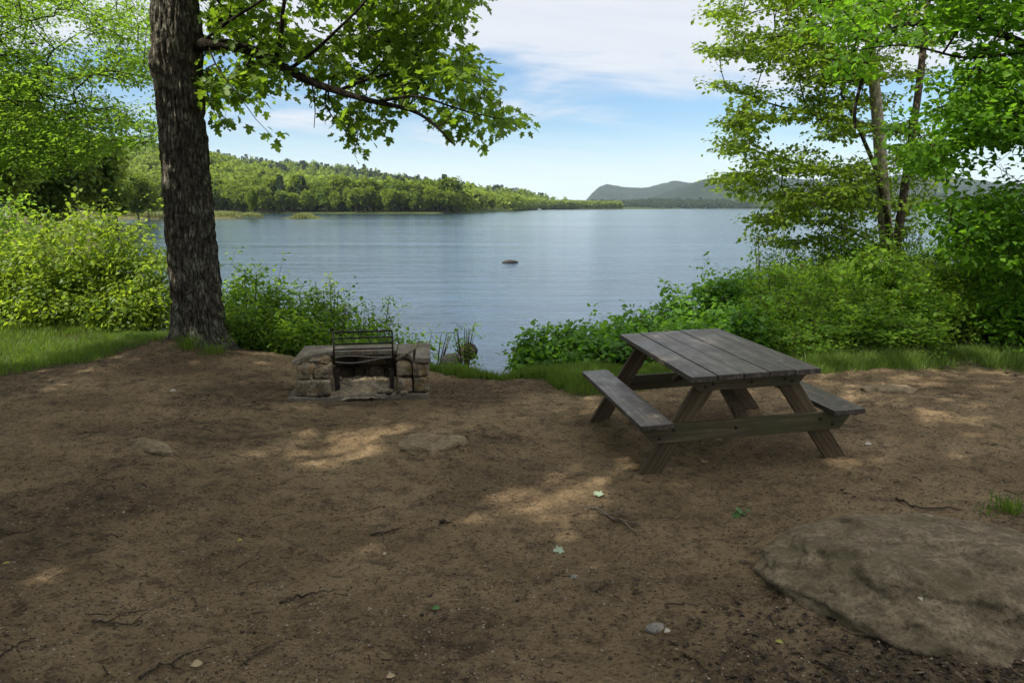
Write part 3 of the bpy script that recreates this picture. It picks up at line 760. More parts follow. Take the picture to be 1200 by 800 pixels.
place_rock('flat_stone', 505, 522, .30, .2, .11, 33, S_dust, 'low rounded stone buried in dirt in front of the fireplace', 'stone', .1, .90, .45, sharp=.5)
place_rock('flat_stone', 1046, 459, .30, .18, .075, 34, S_dust, 'flat pale stone in dirt behind the right bench of the table', 'stone', .1, .66, .3, sharp=.5)
place_rock('small_stone', 768, 738, .045, .035, .022, 35, S_grey, 'small pale grey stone lying in the dirt left of the big boulder', 'stone', .4, .35, .2)
place_rock('small_stone', 672, 677, .03, .022, .012, 36, S_grey, 'little flat grey stone on dirt below the two fallen pale leaves', 'stone', .2, .35, .2)
place_rock('shore_rock', 548, 415, .14, .13, .13, 37, S_wet, 'dark wet rock at the water edge among slim stems', 'rock', 0, .25, .2, z=-.15)
place_rock('shore_rock', 529, 424, .17, .13, .09, 38, S_grey, 'tan rounded rock beside the dark one at the water edge', 'rock', .3, .3, .15, z=-.15)
place_rock('mossy_rock', 1128, 404, .38, .25, .17, 39, S_boulder, 'grey rock half hidden under right hand bushes', 'rock', .3, .3, .15)
place_rock('lake_rock', 598, 308, .40, .24, .13, 40, S_wet, 'small dark rock breaking the lake surface offshore', 'rock', .1, .45, .15, z=WATER)

# ---- boat far out on the water
b = on_plane(632, 245.9, WATER); BX = b * (900 / b[1]); B = empty('motor_boat', (BX[0], 900, WATER), R(25), label='tiny white motor boat far out on the lake', cat='boat')
M_white = new_mat('white_paint'); principled(M_white[1], M_white[2], (.8, .8, .78), .3, .5); M_white = M_white[0]
M_glass = new_mat('dark_glass'); principled(M_glass[1], M_glass[2], (.02, .025, .03), .05, .6); M_glass = M_glass[0]
mb = MB(); secs = [(-2.6, .95, .75), (-1, 1.05, .8), (.8, .95, .9), (2.0, .5, 1.05), (2.8, .04, 1.15)]; V = []; Fc = []
for x, hw, hz in secs: V += [(x, -hw, hz), (x, -hw * .75, .05), (x, 0, -.25), (x, hw * .75, .05), (x, hw, hz)]
for i in range(4):
    for j in range(4): Fc.append([i * 5 + j, i * 5 + j + 1, i * 5 + j + 6, i * 5 + j + 5])
    Fc.append([i * 5, i * 5 + 5, i * 5 + 9, i * 5 + 4])
Fc += [[0, 1, 2, 3, 4], [20, 24, 23, 22, 21]]
mb.add(V, Fc); mb.build('hull', M_white, B)
mb = MB(); mb.prism([(-1.2, .8), (.9, .85), (.5, 1.75), (-1.1, 1.8)], 1, -.75, .75); cabin = mb.build('cabin', M_white, B, bevel=.05)
mb = MB(); mb.box((-.2, 0, 1.42), (1.1, 1.53, .36)); mb.build('cabin_window', M_glass, cabin)
mb = MB(); mb.box((-2.75, 0, .75), (.35, .45, .9)); mb.build('outboard_motor', M_glass, B, bevel=.05)

# ---- sticks lying about
K_stick = bark_mat('dead_stick', (.040, .030, .021), (.090, .068, .048), (.17, .135, .10), 3)
K_pale = bark_mat('bleached_stick', (.14, .11, .08), (.24, .20, .15), (.36, .31, .24), 3)
def stick(pts, r, label, mat, forks=(), seed=0):
    rr = np.random.default_rng(seed + 900)
    P = np.array([ground_at(x, y) for x, y in pts])
    c = np.linspace(0, 1, len(P)); q = np.linspace(0, 1, 14)
    Q = np.stack([np.interp(q, c, P[:, i]) for i in range(3)], 1); Q[1:-1, :2] += rr.normal(0, .0045, (12, 2))
    Q[:, 2] = H(Q[:, 0], Q[:, 1]) + r * .9 + .006 * np.abs(rr.normal(0, 1, 14))
    o0 = Q[7].copy(); mb = MB(); mb.tube(Q - o0, r * .8 * np.linspace(1, .4, 14) * (1 + .2 * rr.normal(0, 1, 14)), 7)
    for a, x, y in forks:
        e = ground_at(x, y); e[2] += .012; s = Q[int(a * 13)]
        md = (s + e) / 2 + np.array([0, 0, .012]) + rr.normal(0, .008, 3); mb.tube(np.array([s, md, e]) - o0, np.array([.6, .45, .2]) * r, 6)
    link('stick', mb.mesh('stick', smooth_shade=True), mat, None, tuple(o0), label=label, cat='stick', group='sticks on the dirt')
stick([(686, 595), (705, 601), (728, 613), (750, 630)], .011, 'crooked light brown forked stick on the dirt in front of the table', K_pale, ((.5, 742, 603), (.6, 768, 624)), 1)
stick([(1050, 586), (1075, 597), (1128, 598)], .011, 'dark bent stick lying just behind the big boulder', K_stick, (), 2)
stick([(328, 708), (362, 697), (395, 693)], .008, 'thin dark stick in the dirt below the middle of the clearing', K_stick, ((.4, 372, 706),), 3)
stick([(163, 797), (205, 776), (248, 760)], .008, 'long dark stick at the bottom edge, left part of the clearing', K_stick, ((.5, 215, 788),), 4)
stick([(108, 729), (140, 732), (168, 731)], .006, 'straight dark twig near the bottom left corner of the clearing', K_stick, ((.8, 182, 714),), 5)
stick([(282, 782), (300, 769), (316, 758)], .006, 'short dark stick near the bottom edge beside a grey chip', K_stick, (), 6)
stick([(434, 628), (455, 625), (476, 619)], .008, 'dark stick on dirt below the sunlit patch before the fireplace', K_stick, ((.3, 450, 640),), 7)
stick([(0, 770), (20, 757), (42, 748)], .007, 'dark stick reaching in at the left edge of the picture', K_stick, (), 8)
stick([(608, 537), (620, 540), (633, 542)], .006, 'pale straight twig between the fireplace and the table', K_pale, (), 9)
stick([(937, 620), (945, 624), (953, 628)], .006, 'pale splinter of wood above the left end of the boulder', K_pale, (), 10)
stick([(870, 657), (880, 660), (892, 662)], .005, 'thin pale splinter of wood left of the boulder', K_pale, (), 11)
stick([(1188, 754), (1193, 744), (1199, 735)], .004, 'pale straw at the right edge beyond the boulder', K_pale, (), 12)
stick([(640, 683), (655, 674), (662, 669)], .005, 'dark curved twig beside the little flat stone', K_stick, (), 13)
stick([(697, 694), (708, 688), (716, 682)], .005, 'dark twig left of the small pale grey stone', K_stick, (), 14)
stick([(516, 614), (522, 613), (528, 615)], .014, 'stubby dark chunk of bark in the middle of the clearing', K_stick, (), 15)
stick([(955, 775), (975, 786), (992, 798)], .007, 'dark stick in dead leaves below the front of the boulder', K_stick, ((.4, 985, 778),), 16)
RZ_ = np.array([[math.cos(FROT), -math.sin(FROT), 0], [math.sin(FROT), math.cos(FROT), 0], [0, 0, 1]])
P = [RZ_ @ np.array(p) + np.array([FX, FY, fz]) for p in ((.33, .20, .385), (.46, .30, .437), (.52, .50, .442), (.56, .80, .446))]
mb = MB(); o0 = P[0].copy(); mb.tube(np.array(P) - o0, [.014, .016, .017, .012], 8)
link('stick', mb.mesh('stick', smooth_shade=True), K_pale, None, tuple(o0), label='bent weathered stick lying on the right cap of the fireplace', cat='stick')
# ================================================================== foliage materials
G_maple = leaf_mat('maple_leaf', (.040, .080, .012), (.118, .185, .024), (.32, .52, .028), .44, .5, .2)
G_beech = leaf_mat('beech_leaf', (.042, .100, .014), (.115, .195, .026), (.33, .55, .035), .46, .5, .15)
G_bright = leaf_mat('sunny_shrub_leaf', (.060, .115, .012), (.150, .220, .024), (.42, .58, .040), .45, .45, .25)
G_shrub = leaf_mat('shrub_leaf', (.050, .115, .014), (.125, .215, .028), (.38, .62, .040), .45, .5, .15)
G_vib = leaf_mat('broad_shrub_leaf', (.040, .110, .014), (.095, .190, .024), (.25, .52, .035), .42, .5, .18)
G_thick = leaf_mat('thicket_leaf', (.045, .105, .012), (.125, .205, .024), (.36, .60, .035), .44, .55, .15, .35)
G_water = leaf_mat('shore_tree_leaf', (.046, .100, .012), (.130, .185, .026), (.36, .54, .035), .45, .5, .15)
G_near = leaf_mat('bright_maple_leaf', (.036, .095, .010), (.092, .180, .018), (.27, .55, .025), .48, .5, .15)
G_hem = leaf_mat('hemlock_needle', (0.020, 0.052, 0.021), (0.042, 0.086, 0.030), (0.084, 0.156, 0.034), .3)
G_far = leaf_mat('far_leaf', (.036, .080, .018), (.135, .190, .030), (.27, .36, .03), .35, .7, .1, .9)
G_farc = leaf_mat('far_conifer', (.020, .038, .018), (.040, .062, .026), (.05, .08, .02), .2, .8, .1, .5)
G_grass = leaf_mat('grass_blade', (.040, .078, .014), (.095, .145, .024), (.20, .32, .03), .40, .5, .25)
B_maple = bark_mat('maple_bark', (.036, .031, .025), (.096, .083, .067), (.175, .155, .125), 1.35, (.25, .24, .185), .7, .03)
B_limb = bark_mat('limb_bark', (.010, .008, .006), (.026, .021, .016), (.055, .045, .034), 2)
B_twig = bark_mat('dark_twig', (.018, .014, .011), (.042, .033, .025), (.075, .060, .046), 2)
B_pale = bark_mat('pale_bark', (.22, .18, .125), (.42, .36, .26), (.58, .51, .39), 1.2, (.14, .13, .08), .5, .012)
B_stem = bark_mat('shrub_stem', (.035, .028, .018), (.09, .07, .045), (.17, .14, .09), 3)

LIT = []
for poly, keep in (([(372,520),(420,502),(474,499),(470,513),(410,530)], .0), ([(580,568),(640,554),(694,568),(690,584),(600,586)], .0),
        ([(535,697),(560,680),(600,658),(616,660),(585,688),(545,704)], .15), ([(-20,705),(60,672),(112,667),(75,692),(-20,730)], .1),
        ([(592,491),(640,482),(645,500),(600,504)], .45), ([(676,474),(700,453),(716,460),(704,484)], .2),
        ([(1015,548),(1110,540),(1125,556),(1040,562)], .55), ([(420,757),(470,735),(484,741),(440,768)], .5),
        ([(430,445),(460,437),(470,448),(436,456)], .3), ([(520,590),(590,575),(600,590),(470,625),(440,620)], .6),
        ([(640,560),(700,520),(740,530),(700,570)], .7), ([(300,520),(400,505),(380,530),(310,535)], .6), ([(745,556),(835,545),(845,562),(770,572)], .6)):
    q_ = np.array([on_plane(x, y)[:2] for x, y in poly]); LIT.append((q_.mean(0) + (q_ - q_.mean(0)) * np.array([1.55, 2.2]), keep * .6))
def sun_gaps(P, r):
    """which leaves of the canopy stay: there is a gap wherever light comes down to a spot on the ground"""
    k = P[:, 2] / SUN[2]; G = P[:, :2] - SUN[None, :2] * k[:, None]
    u = r.random(len(P)); keep = np.ones(len(P), bool)
    for poly, kp in LIT: keep &= ~(in_poly(G[:, 0], G[:, 1], poly) & (u > kp))
    k1 = (P[:, 2] - .9) / SUN[2]; G1 = P[:, :2] - SUN[None, :2] * k1[:, None]
    nn = fbm(G1[:, 0] * .5, G1[:, 1] * .5, oct=2, seed=77)
    keep &= ~((G1[:, 0] < -4.7) & (G1[:, 1] > 9.3) & (u > .10))
    keep &= ~((G1[:, 0] < -6.0) & (G1[:, 1] > 8.0) & (nn > .45))
    keep &= ~((G1[:, 1] > 9.6) & (G1[:, 0] > -4.7) & (nn > .40) & (u > .12))
    k3 = (P[:, 2] - 3.8) / SUN[2]; G3 = P[:, :2] - SUN[None, :2] * k3[:, None]
    keep &= ~((G3[:, 0] > -4.3) & (G3[:, 0] < .4) & (G3[:, 1] > 7.9) & (G3[:, 1] < 10.6) & (fbm(G3[:, 0] * .9, G3[:, 1] * .9, oct=2, seed=78) > .36) & (u > .06))
    keep &= ~((G1[:, 0] > 5.5) & (G1[:, 1] > 9.2) & (nn > .47) & (u > .1))
    return keep

def foliage(name, parent, T, D, mat, per, spread, size, tpl, r, gaps=False, flat=.6, droop=.35, up=.9, tint_noise=1.2, tint_bias=0.0, origin=None):
    P, A, Nn, S = cluster_leaves(T, D, per, spread, size, r, flat, droop, up)
    if gaps:
        k = sun_gaps(P, r); P, A, Nn, S = P[k], A[k], Nn[k], S[k]
    o = np.zeros(3) if origin is None else np.asarray(origin, float)
    tint = np.clip(fbm(*(P.T * tint_noise), oct=2, seed=int(r.integers(1000))) * 1.5 - .25 + r.normal(0, .18, len(P)) + tint_bias, 0, 1)
    return link(name, leaves_mesh(name, P - o, A, Nn, S, tpl, tint), mat, parent)

# ================================================================== the big maple on the left
r = np.random.default_rng(11)
TY = 9.4
cent = [at(203, -60, TY), at(205, 0, TY), at(208, 60, TY), at(212, 120, TY), at(219, 220, TY), at(226, 300, TY), at(233, 370, TY), at(237, 402, TY)]
base = cent[-1].copy(); base[2] = float(H(base[0:1], base[1:2], False)[0])
MT = empty('maple_tree', tuple(base), 0, label='tall old maple with a thick dark furrowed trunk left of the fireplace', cat='tree')
zs = np.array([c[2] for c in cent])[::-1]; xs = np.array([c[0] for c in cent])[::-1]
nz, na = 420, 200
z = np.linspace(base[2] - .25, 13.0, nz); cxz = np.interp(z, zs, xs) + np.maximum(0, z - zs[-1]) * .01
rad = np.interp(z, [base[2] - .25, base[2] + .05, base[2] + .35, base[2] + 1.0, 2.6, 4.4, 8, 13], [.49, .365, .318, .298, .280, .272, .22, .08])
a = np.linspace(0, 2 * math.pi, na, endpoint=False)
AA, ZZ = np.meshgrid(a, z); RR = rad[:, None] * np.ones_like(AA)
ca, sa = np.cos(AA), np.sin(AA)
wx = fbm(ca * 2.2 + 5, sa * 2.2, ZZ * 1.1, oct=3, seed=3) - .5
fur = np.abs(fbm(ca * 7.5 + wx * 2.5, sa * 7.5 + wx * 2.5, ZZ * 1.9, oct=3, seed=5) - .5) * 2      # furrows run up the trunk
plate = np.abs(fbm(ca * 15 + wx * 3, sa * 15, ZZ * 6.5, oct=2, seed=8) - .5) * 2
RR = RR * (1 + .10 * wx) + np.minimum(fur, .36) * .12 + np.minimum(plate, .4) * .040 - .045 + (vnoise(ca * 30, sa * 30, ZZ * 22, seed=9) - .5) * .010
RR += .15 * np.maximum(0, np.cos(AA * 5 + 1.0 + wx * 2)) ** 2 * smooth(base[2] + .40, base[2] - .15, ZZ)
for aa, zz, am, w in ((-1.2, 1.78, .035, .10), (-1.9, .75, -.05, .09), (-.9, .98, -.05, .08), (-1.4, 3.9, .06, .25), (-.2, 3.95, .07, .22), (-2.4, 3.6, .05, .2)):
    da = np.angle(np.exp(1j * (AA - aa))) * .33; RR += am * np.exp(-(da ** 2 + (ZZ - zz) ** 2) / w ** 2)
V = np.stack([cxz[:, None] + RR * ca - base[0], base[1] + RR * sa - base[1], ZZ - base[2]], 2).reshape(-1, 3)
i = np.arange(nz - 1)[:, None] * na + np.arange(na)[None]; j = np.arange(nz - 1)[:, None] * na + (np.arange(na)[None] + 1) % na
Fq = np.stack([i, j, j + na, i + na], 2).reshape(-1, 4)
link('trunk', arrays_mesh('trunk', V, Fq.ravel(), np.full(len(Fq), 4)), B_maple, MT)
def rel(sk_mesh_name, sk, mat, parent, origin, ids=None, sides=6):
    me = sk.mesh(sk_mesh_name, ids, sides)
    co = np.empty(len(me.vertices) * 3, np.float32); me.vertices.foreach_get('co', co)
    co = (co.reshape(-1, 3) - np.asarray(origin, np.float32)); me.vertices.foreach_set('co', co.ravel()); me.update()
    return link(sk_mesh_name, me, mat, parent)
limbs = Skel(); LIMB = []
root = limbs.chain([at(215, 58, 9.35), at(240, 50, 9.25), at(275, 53, 9.15), at(305, 62, 9.05), at(330, 78, 9.0), at(360, 95, 8.9), at(395, 107, 8.8), at(425, 116, 8.7), at(455, 123, 8.6), at(485, 128, 8.5), at(505, 140, 8.45), at(530, 168, 8.4)], .082, .010)
LIMB.append(root)
LIMB.append(limbs.chain([at(322, 72, 9.02), at(332, 55, 9.0), at(328, 25, 8.9), at(335, -10, 8.8), at(345, -50, 8.7)], .030, .016, limbs.nearest(at(322, 72, 9.02))))
LIMB.append(limbs.chain([at(338, 82, 9.0), at(370, 60, 8.7), at(400, 30, 8.5), at(425, 8, 8.4), at(450, -30, 8.3)], .024, .010, limbs.nearest(at(338, 82, 9.0))))
LIMB.append(limbs.chain([at(395, 107, 8.8), at(430, 92, 9.1), at(470, 85, 9.3), at(510, 80, 9.5), at(550, 85, 9.6)], .022, .006, limbs.nearest(at(395, 107, 8.8))))
LIMB.append(limbs.chain([at(385, 103, 8.8), at(375, 120, 9.1), at(400, 150, 9.3), at(425, 175, 9.4)], .012, .004, limbs.nearest(at(385, 103, 8.8))))
LIMB.append(limbs.chain([at(440, 120, 8.7), at(490, 110, 8.3), at(540, 130, 8.1), at(590, 140, 8.0)], .020, .005, limbs.nearest(at(440, 120, 8.7))))
LIMB.append(limbs.chain([at(365, 97, 8.9), at(375, 125, 8.8), at(368, 150, 8.8)], .010, .004, limbs.nearest(at(365, 97, 8.9))))
LIMB.append(limbs.chain([at(242, 45, 9.2), at(275, 20, 8.8), at(310, 0, 8.5), at(350, -40, 8.2)], .02, .012, limbs.nearest(at(242, 45, 9.2))))
LIMB.append(limbs.chain([at(245, 55, 9.2), at(252, 80, 9.0), at(275, 105, 8.9), at(300, 140, 8.8)], .012, .004, limbs.nearest(at(245, 55, 9.2))))
LIMB.append(limbs.chain([at(430, 92, 9.1), at(460, 60, 9.2), at(500, 35, 9.3), at(540, 15, 9.3)], .013, .005, limbs.nearest(at(430, 92, 9.1))))
for own in LIMB: rel('limb', limbs, B_limb, MT, base, np.array(own), 10)
nl = len(limbs.P)
main_poly = [(232,-60),(560,-60),(562,5),(545,30),(548,52),(566,70),(562,84),(580,96),(584,112),(604,124),(628,146),(624,158),(604,152),(590,166),(572,178),(560,168),(545,158),(520,150),(500,150),(480,140),(455,142),(445,160),(452,166),(436,162),(430,178),(440,188),(424,194),(412,178),(420,168),(402,160),(390,150),(395,140),(370,128),(345,135),(360,160),(378,184),(364,186),(350,165),(336,150),(330,165),(316,160),(300,165),(292,145),(270,140),(262,152),(248,148),(240,130),(238,60)]
T1 = fill_poly(main_poly, 560, 8.7, 11.2, r, 34, .42, 5)
T2 = fill_poly([(236,-60),(300,-60),(360,0),(330,60),(300,110),(250,100)], 70, 8.8, 11, r, 30, .47, 6)
T3 = fill_poly([(360,-60),(556,-60),(540,40),(560,90),(500,110),(420,95),(370,50)], 270, 8.6, 11.2, r, 30, .38, 7)
T = np.concatenate([T1, T2, T3])
D = limbs.colonize(T, r, .14, .05, .0028, .0024, .5)
rel('branches', limbs, B_twig, MT, base, np.arange(nl, len(limbs.P)), 4)
foliage('foliage', MT, T, D, G_maple, 9, .18, .092, T_maple(), r, False, .6, .55, .9, 1.6, 0, base)
# the upper crown, above the picture
top = Skel(); tz_ = np.linspace(4.8, 12.8, 40)
top.chain(np.stack([np.interp(tz_, z, cxz), np.full(40, base[1]), tz_], 1), .1, .06)
n0 = len(top.P)
def ell(n, c, rr_, r, lo=-1.0):
    q = unit(r.normal(0, 1, (n * 2, 3))) * (r.random((n * 2, 1)) ** .42); q = q[q[:, 2] > lo][:n]
    return np.asarray(c) + q * np.asarray(rr_)
T = ell(900, (base[0] + .4, base[1] - 1.6, 9.6), (5.2, 4.8, 4.6), r, -.85); T = T[(T[:, 2] > 5.4 + .10 * np.abs(T[:, 0] - base[0]))]
D = top.colonize(T, r, .12, .05, .006, .004, .5)
rel('branches', top, B_twig, MT, base, np.arange(n0, len(top.P)), 4)
foliage('foliage', MT, T, D, G_maple, 9, .34, .19, T_quick(.42), r, True, .5, .4, .9, .8, 0, base)

# ================================================================== trees standing round the camera, whose crowns shade the clearing
def big_tree(name, x, y, h, cr, n, seed, label, leaf, size=.27, per=11, c_off=(0, 0), zc=.66):
    r = np.random.default_rng(seed); zb = float(H(np.array([x]), np.array([y]), False)[0])
    o = np.array([x, y, zb]); E = empty(name, tuple(o), 0, label=label, cat='tree', group='trees shading the clearing')
    sk = Skel(); wz = np.linspace(0, h, 14)
    pts = o + np.stack([np.cumsum(r.normal(0, .06, 14)) + c_off[0] * (wz / h) ** 2, np.cumsum(r.normal(0, .06, 14)) + c_off[1] * (wz / h) ** 2, wz - .15], 1)
    ids = sk.chain(pts, .24, .05, step=.4)
    rel('trunk', sk, B_maple, E, o, None, 12); n0 = len(sk.P)
    c = o + np.array([c_off[0], c_off[1], h * zc]); T = ell(n, c, (cr, cr, h * .34), r)
    D = sk.colonize(T, r, .12, .04, .007, .005, .5)
    rel('branches', sk, B_twig, E, o, np.arange(n0, len(sk.P)), 4)
    foliage('foliage', E, T, D, leaf, per, .42, size, T_quick(.42), r, True, .5, .35, .9, .6, 0, o)
for k, (x, y, h, cr, n, co, lb) in enumerate((
        (-8.9, -2.4, 13.5, 4.6, 760, (-.2, 1.8), 'leafy shade maple standing left of the camera'),
        (-3.2, -1.8, 13.5, 5.2, 1000, (0, .8), 'leafy shade maple standing just behind the camera'),
        (-9.8, 4.0, 12, 3.6, 520, (.8, 0), 'leafy shade maple at the left edge of the clearing'),
        (1.8, -4.6, 13, 4.2, 520, (-.4, 1.2), 'leafy shade maple behind and right of the camera'),
        (-13.5, -4.5, 15, 5.0, 460, (0, 0), 'leafy shade maple farther back on the left'))):
    big_tree('maple_tree', x, y, h, cr, n, 200 + k, lb, G_maple, c_off=co)

# ================================================================== left background trees with layered sprays
def screen_tree(name, label, trunk, r0, r1, polys, Y, leaf, per, spread, size, tpl, seed, bark, flat=.3, droop=.2, gap=.42, gs=40, st=(2.2, .8), limbs_=(), group=None, bias=0, cat='tree', pipe=.0026, branch_mat=None, up=1.1, clear=None):
    """trunk: points from the ground up; each crown sector (outline, count) fills with sprays"""
    r = np.random.default_rng(seed); o = np.array(trunk[0], float); E = empty(name, tuple(o), 0, label=label, cat=cat)
    if group: E['group'] = group
    sk = Skel(); ids = sk.chain(trunk, r0, r1, step=.2); rel('trunk', sk, bark, E, o, None, 12); n0 = len(sk.P)
    for pts, a, b in limbs_:
        own = sk.chain(pts, a, b, sk.nearest(np.array(pts[0])), .15)
        rel('limb', sk, branch_mat or bark, E, o, np.array(own), 8)
    n1 = len(sk.P)
    T = np.concatenate([fill_poly(p, n, Y[0], Y[1], r, gs, gap, seed + q, st) for q, (p, n) in enumerate(polys)])
    if clear:
        tx = CX + FPX * .983 * T[:, 0] / T[:, 1]; ty = T[:, 2]; T = T[~((tx > clear[0]) & (tx < clear[1]) & (T[:, 1] < clear[2]) & (r.random(len(T)) < .9))]
    D = sk.colonize(T, r, .10, .03, .003, pipe, .5, .6)
    rel('branches', sk, branch_mat or B_twig, E, o, np.arange(n1, len(sk.P)), 4)
    foliage('foliage', E, T, D, leaf, per, spread, size, tpl, r, False, flat, droop, up, .9, bias, o)
    return E
def gz(x, y): return float(H(np.array([x]), np.array([y]), False)[0])
x0, y0 = -12.9, 14.5
screen_tree('beech_tree', 'beech with layered bright green sprays reaching in at the upper left', [(x0, y0, gz(x0, y0) - .1), (x0 + .1, y0, 3), (x0, y0, 6), (x0 + .2, y0, 9)], .2, .07,
    [([(-150,-60),(190,-60),(198,60),(194,150),(186,168),(150,172),(120,190),(60,205),(0,225),(-150,240)], 2300), ([(-150,-60),(100,-60),(110,60),(60,120),(60,200),(-150,240)], 1000)], (13, 17), G_beech, 18, .32, .075, T_quick(.30), 31, B_maple,
    .14, .28, .43, 30, (2.8, .55), [([(-12.8, 14.5, 3.4), at(-60, 190, 15), at(0, 168, 14.6), at(40, 172, 14.2), at(80, 185, 14)], .05, .01),
     ([(-12.8, 14.6, 4.2), at(-40, 130, 15.2), at(10, 106, 15), at(60, 112, 14.7), at(120, 130, 14.4)], .045, .01),
     ([(-12.8, 14.6, 5.0), at(-60, 80, 16), at(40, 75, 16), at(90, 40, 16), at(110, 30, 16)], .045, .01),
     ([(-12.8, 14.4, 3.8), at(-30, 120, 14.2), at(50, 118, 13.8), at(100, 145, 13.6), at(125, 165, 13.5)], .03, .008)])

# ================================================================== trees on the right
x0, y0 = 7.4, 14.6
b0 = np.array([x0, y0, gz(x0, y0) - .1])
screen_tree('shore_maple', 'pale barked tree with several stems and sprays over the lake, right of the table', [b0, at(1044, 325, 14.6), at(1040, 290, 14.6), at(1035, 240, 14.6), at(1031, 170, 14.6), at(1025, 100, 14.6), at(1018, 40, 14.6), at(1012, -50, 14.6), at(1010, -140, 14.7)], .15, .055,
    [([(826,-60),(1080,-60),(1100,60),(1090,140),(1100,220),(1060,290),(1010,300),(940,292),(900,285),(826,290),(835,270),(868,262),(845,246),(870,236),(835,218),(838,206),(872,200),(850,178),(836,164),(870,158),(838,140),(866,132),(875,112),(820,98),(822,90),(866,78),(842,66),(812,50),(815,42),(850,34),(826,18)], 2000),
     ([(900,-60),(1080,-60),(1060,60),(960,110),(900,60)], 250), ([(900,200),(1020,190),(1010,290),(930,285)], 120)], (12.8, 16.4), G_water, 18, .26, .082, T_oval(.36), 41, B_pale,
    .13, .25, .465, 30, (2.8, .5),
    [([at(1046, 330, 14.6), at(1052, 280, 14.7), at(1060, 220, 14.8), at(1066, 180, 14.8), at(1076, 110, 14.9), at(1085, 30, 15), at(1092, -60, 15)], .095, .05),
     ([at(1044, 320, 14.5), at(1044, 280, 14.3), at(1036, 235, 14.2), at(1026, 195, 14.1), at(1012, 165, 14), at(1003, 140, 13.9), at(985, 110, 13.8)], .075, .02),
     ([at(1035, 245, 14.6), at(1000, 232, 14.1), at(960, 234, 13.7), at(900, 226, 13.5)], .035, .008),
     ([at(1033, 205, 14.6), at(990, 205, 14.9), at(930, 190, 15.2), at(870, 165, 15.4)], .035, .008),
     ([at(1029, 150, 14.6), at(980, 135, 14.2), at(910, 125, 13.9), at(850, 100, 13.6)], .035, .008),
     ([at(1025, 100, 14.6), at(980, 80, 15), at(920, 70, 15.4), at(850, 45, 15.6)], .035, .008),
     ([at(1020, 50, 14.6), at(960, 30, 14.2), at(900, 10, 14)], .035, .01),
     ([at(1042, 295, 14.6), at(1010, 278, 14.4), at(980, 262, 14.2), at(950, 262, 14)], .03, .006),
     ([at(1062, 210, 14.8), at(1085, 190, 14.6), at(1110, 205, 14.4)], .02, .006)], bias=.08, clear=(1000, 1082, 14.7), branch_mat=bark_mat('mid_bark', (.04, .03, .022), (.10, .08, .058), (.19, .155, .11), 1.5))
x0, y0 = 9.2, 10.2
screen_tree('sugar_maple', 'bright green maple with drooping sprays filling the upper right corner', [(x0, y0, gz(x0, y0) - .1), (x0, y0, 2), (x0 + .1, y0, 5), (x0, y0, 8.5)], .2, .07,
    [([(1075,-60),(1320,-60),(1320,330),(1210,320),(1165,330),(1140,315),(1120,290),(1128,265),(1092,262),(1105,240),(1140,215),(1085,205),(1060,178),(1035,160),(1050,140),(1090,130),(1075,100),(1120,85),(1150,60),(1100,40)], 1700),
     ([(935,-60),(1085,-60),(1070,40),(1030,75),(1000,95),(975,70),(950,50)], 130), ([(1150,60),(1320,60),(1320,330),(1150,320)], 260)], (8.6, 11.6), G_near, 14, .27, .084, T_oval(.36), 51, B_twig,
    .16, .40, .45, 32, (2.8, .55), [([(x0, y0, 4.6), at(1240, 70, 10.4), at(1155, 32, 10.6), at(1100, 22, 10.8), at(1055, 30, 11), at(1025, 42, 11.1), at(1014, 70, 11.2), at(1010, 100, 11.2), at(998, 130, 11.2), at(1002, 150, 11.2)], .085, .022),
     ([(x0, y0, 3.9), at(1230, 150, 10.1), at(1150, 150, 10), at(1080, 160, 9.8)], .035, .008), ([(x0, y0, 3.0), at(1230, 230, 9.8), at(1160, 250, 9.6), at(1120, 270, 9.5)], .03, .008),
     ([(x0, y0, 4.6), at(1210, 60, 9.6), at(1130, 70, 9.4), at(1060, 50, 9.2), at(1000, 60, 9.1)], .035, .008), ([(x0, y0, 5.2), at(1200, -30, 9.5), at(1090, -50, 9.4), at(980, -40, 9.3)], .04, .01)], bias=.05)
# hemlock: flat dark sprays low on the right edge
x0, y0 = 9.7, 12.2
screen_tree('hemlock_tree', 'dark hemlock with flat drooping needle sprays at the right edge', [(x0, y0, gz(x0, y0) - .1), (x0, y0, 3), (x0, y0, 7)], .13, .04,
    [([(1320,200),(1215,230),(1140,252),(1098,268),(1100,280),(1150,290),(1120,305),(1135,322),(1180,335),(1320,370)], 420), ([(1180,330),(1320,330),(1320,420),(1195,400)], 120)], (11, 13.2), G_hem, 26, .24, .05, T_quick(.17, .02, -.02), 61, B_twig,
    .12, .25, .40, 30, (2.6, .6), [([(x0, y0, 1.9), at(1200, 255, 12), at(1150, 262, 11.9), at(1092, 262, 11.8)], .02, .005), ([(x0, y0, 1.4), at(1200, 300, 11.6), at(1140, 312, 11.5)], .016, .005)], up=1.6)
x0, y0 = 8.4, 13.4
screen_tree('sapling', 'thin dark stemmed sapling between the pale barked tree and the hemlock', [(x0, y0, gz(x0, y0) - .1), at(1136, 330, 13.4), at(1134, 270, 13.4), at(1132, 230, 13.4)], .045, .02,
    [([(1060,262),(1160,250),(1170,300),(1080,320)], 45)], (12.8, 14), G_thick, 9, .2, .07, T_oval(.32), 71, B_twig)
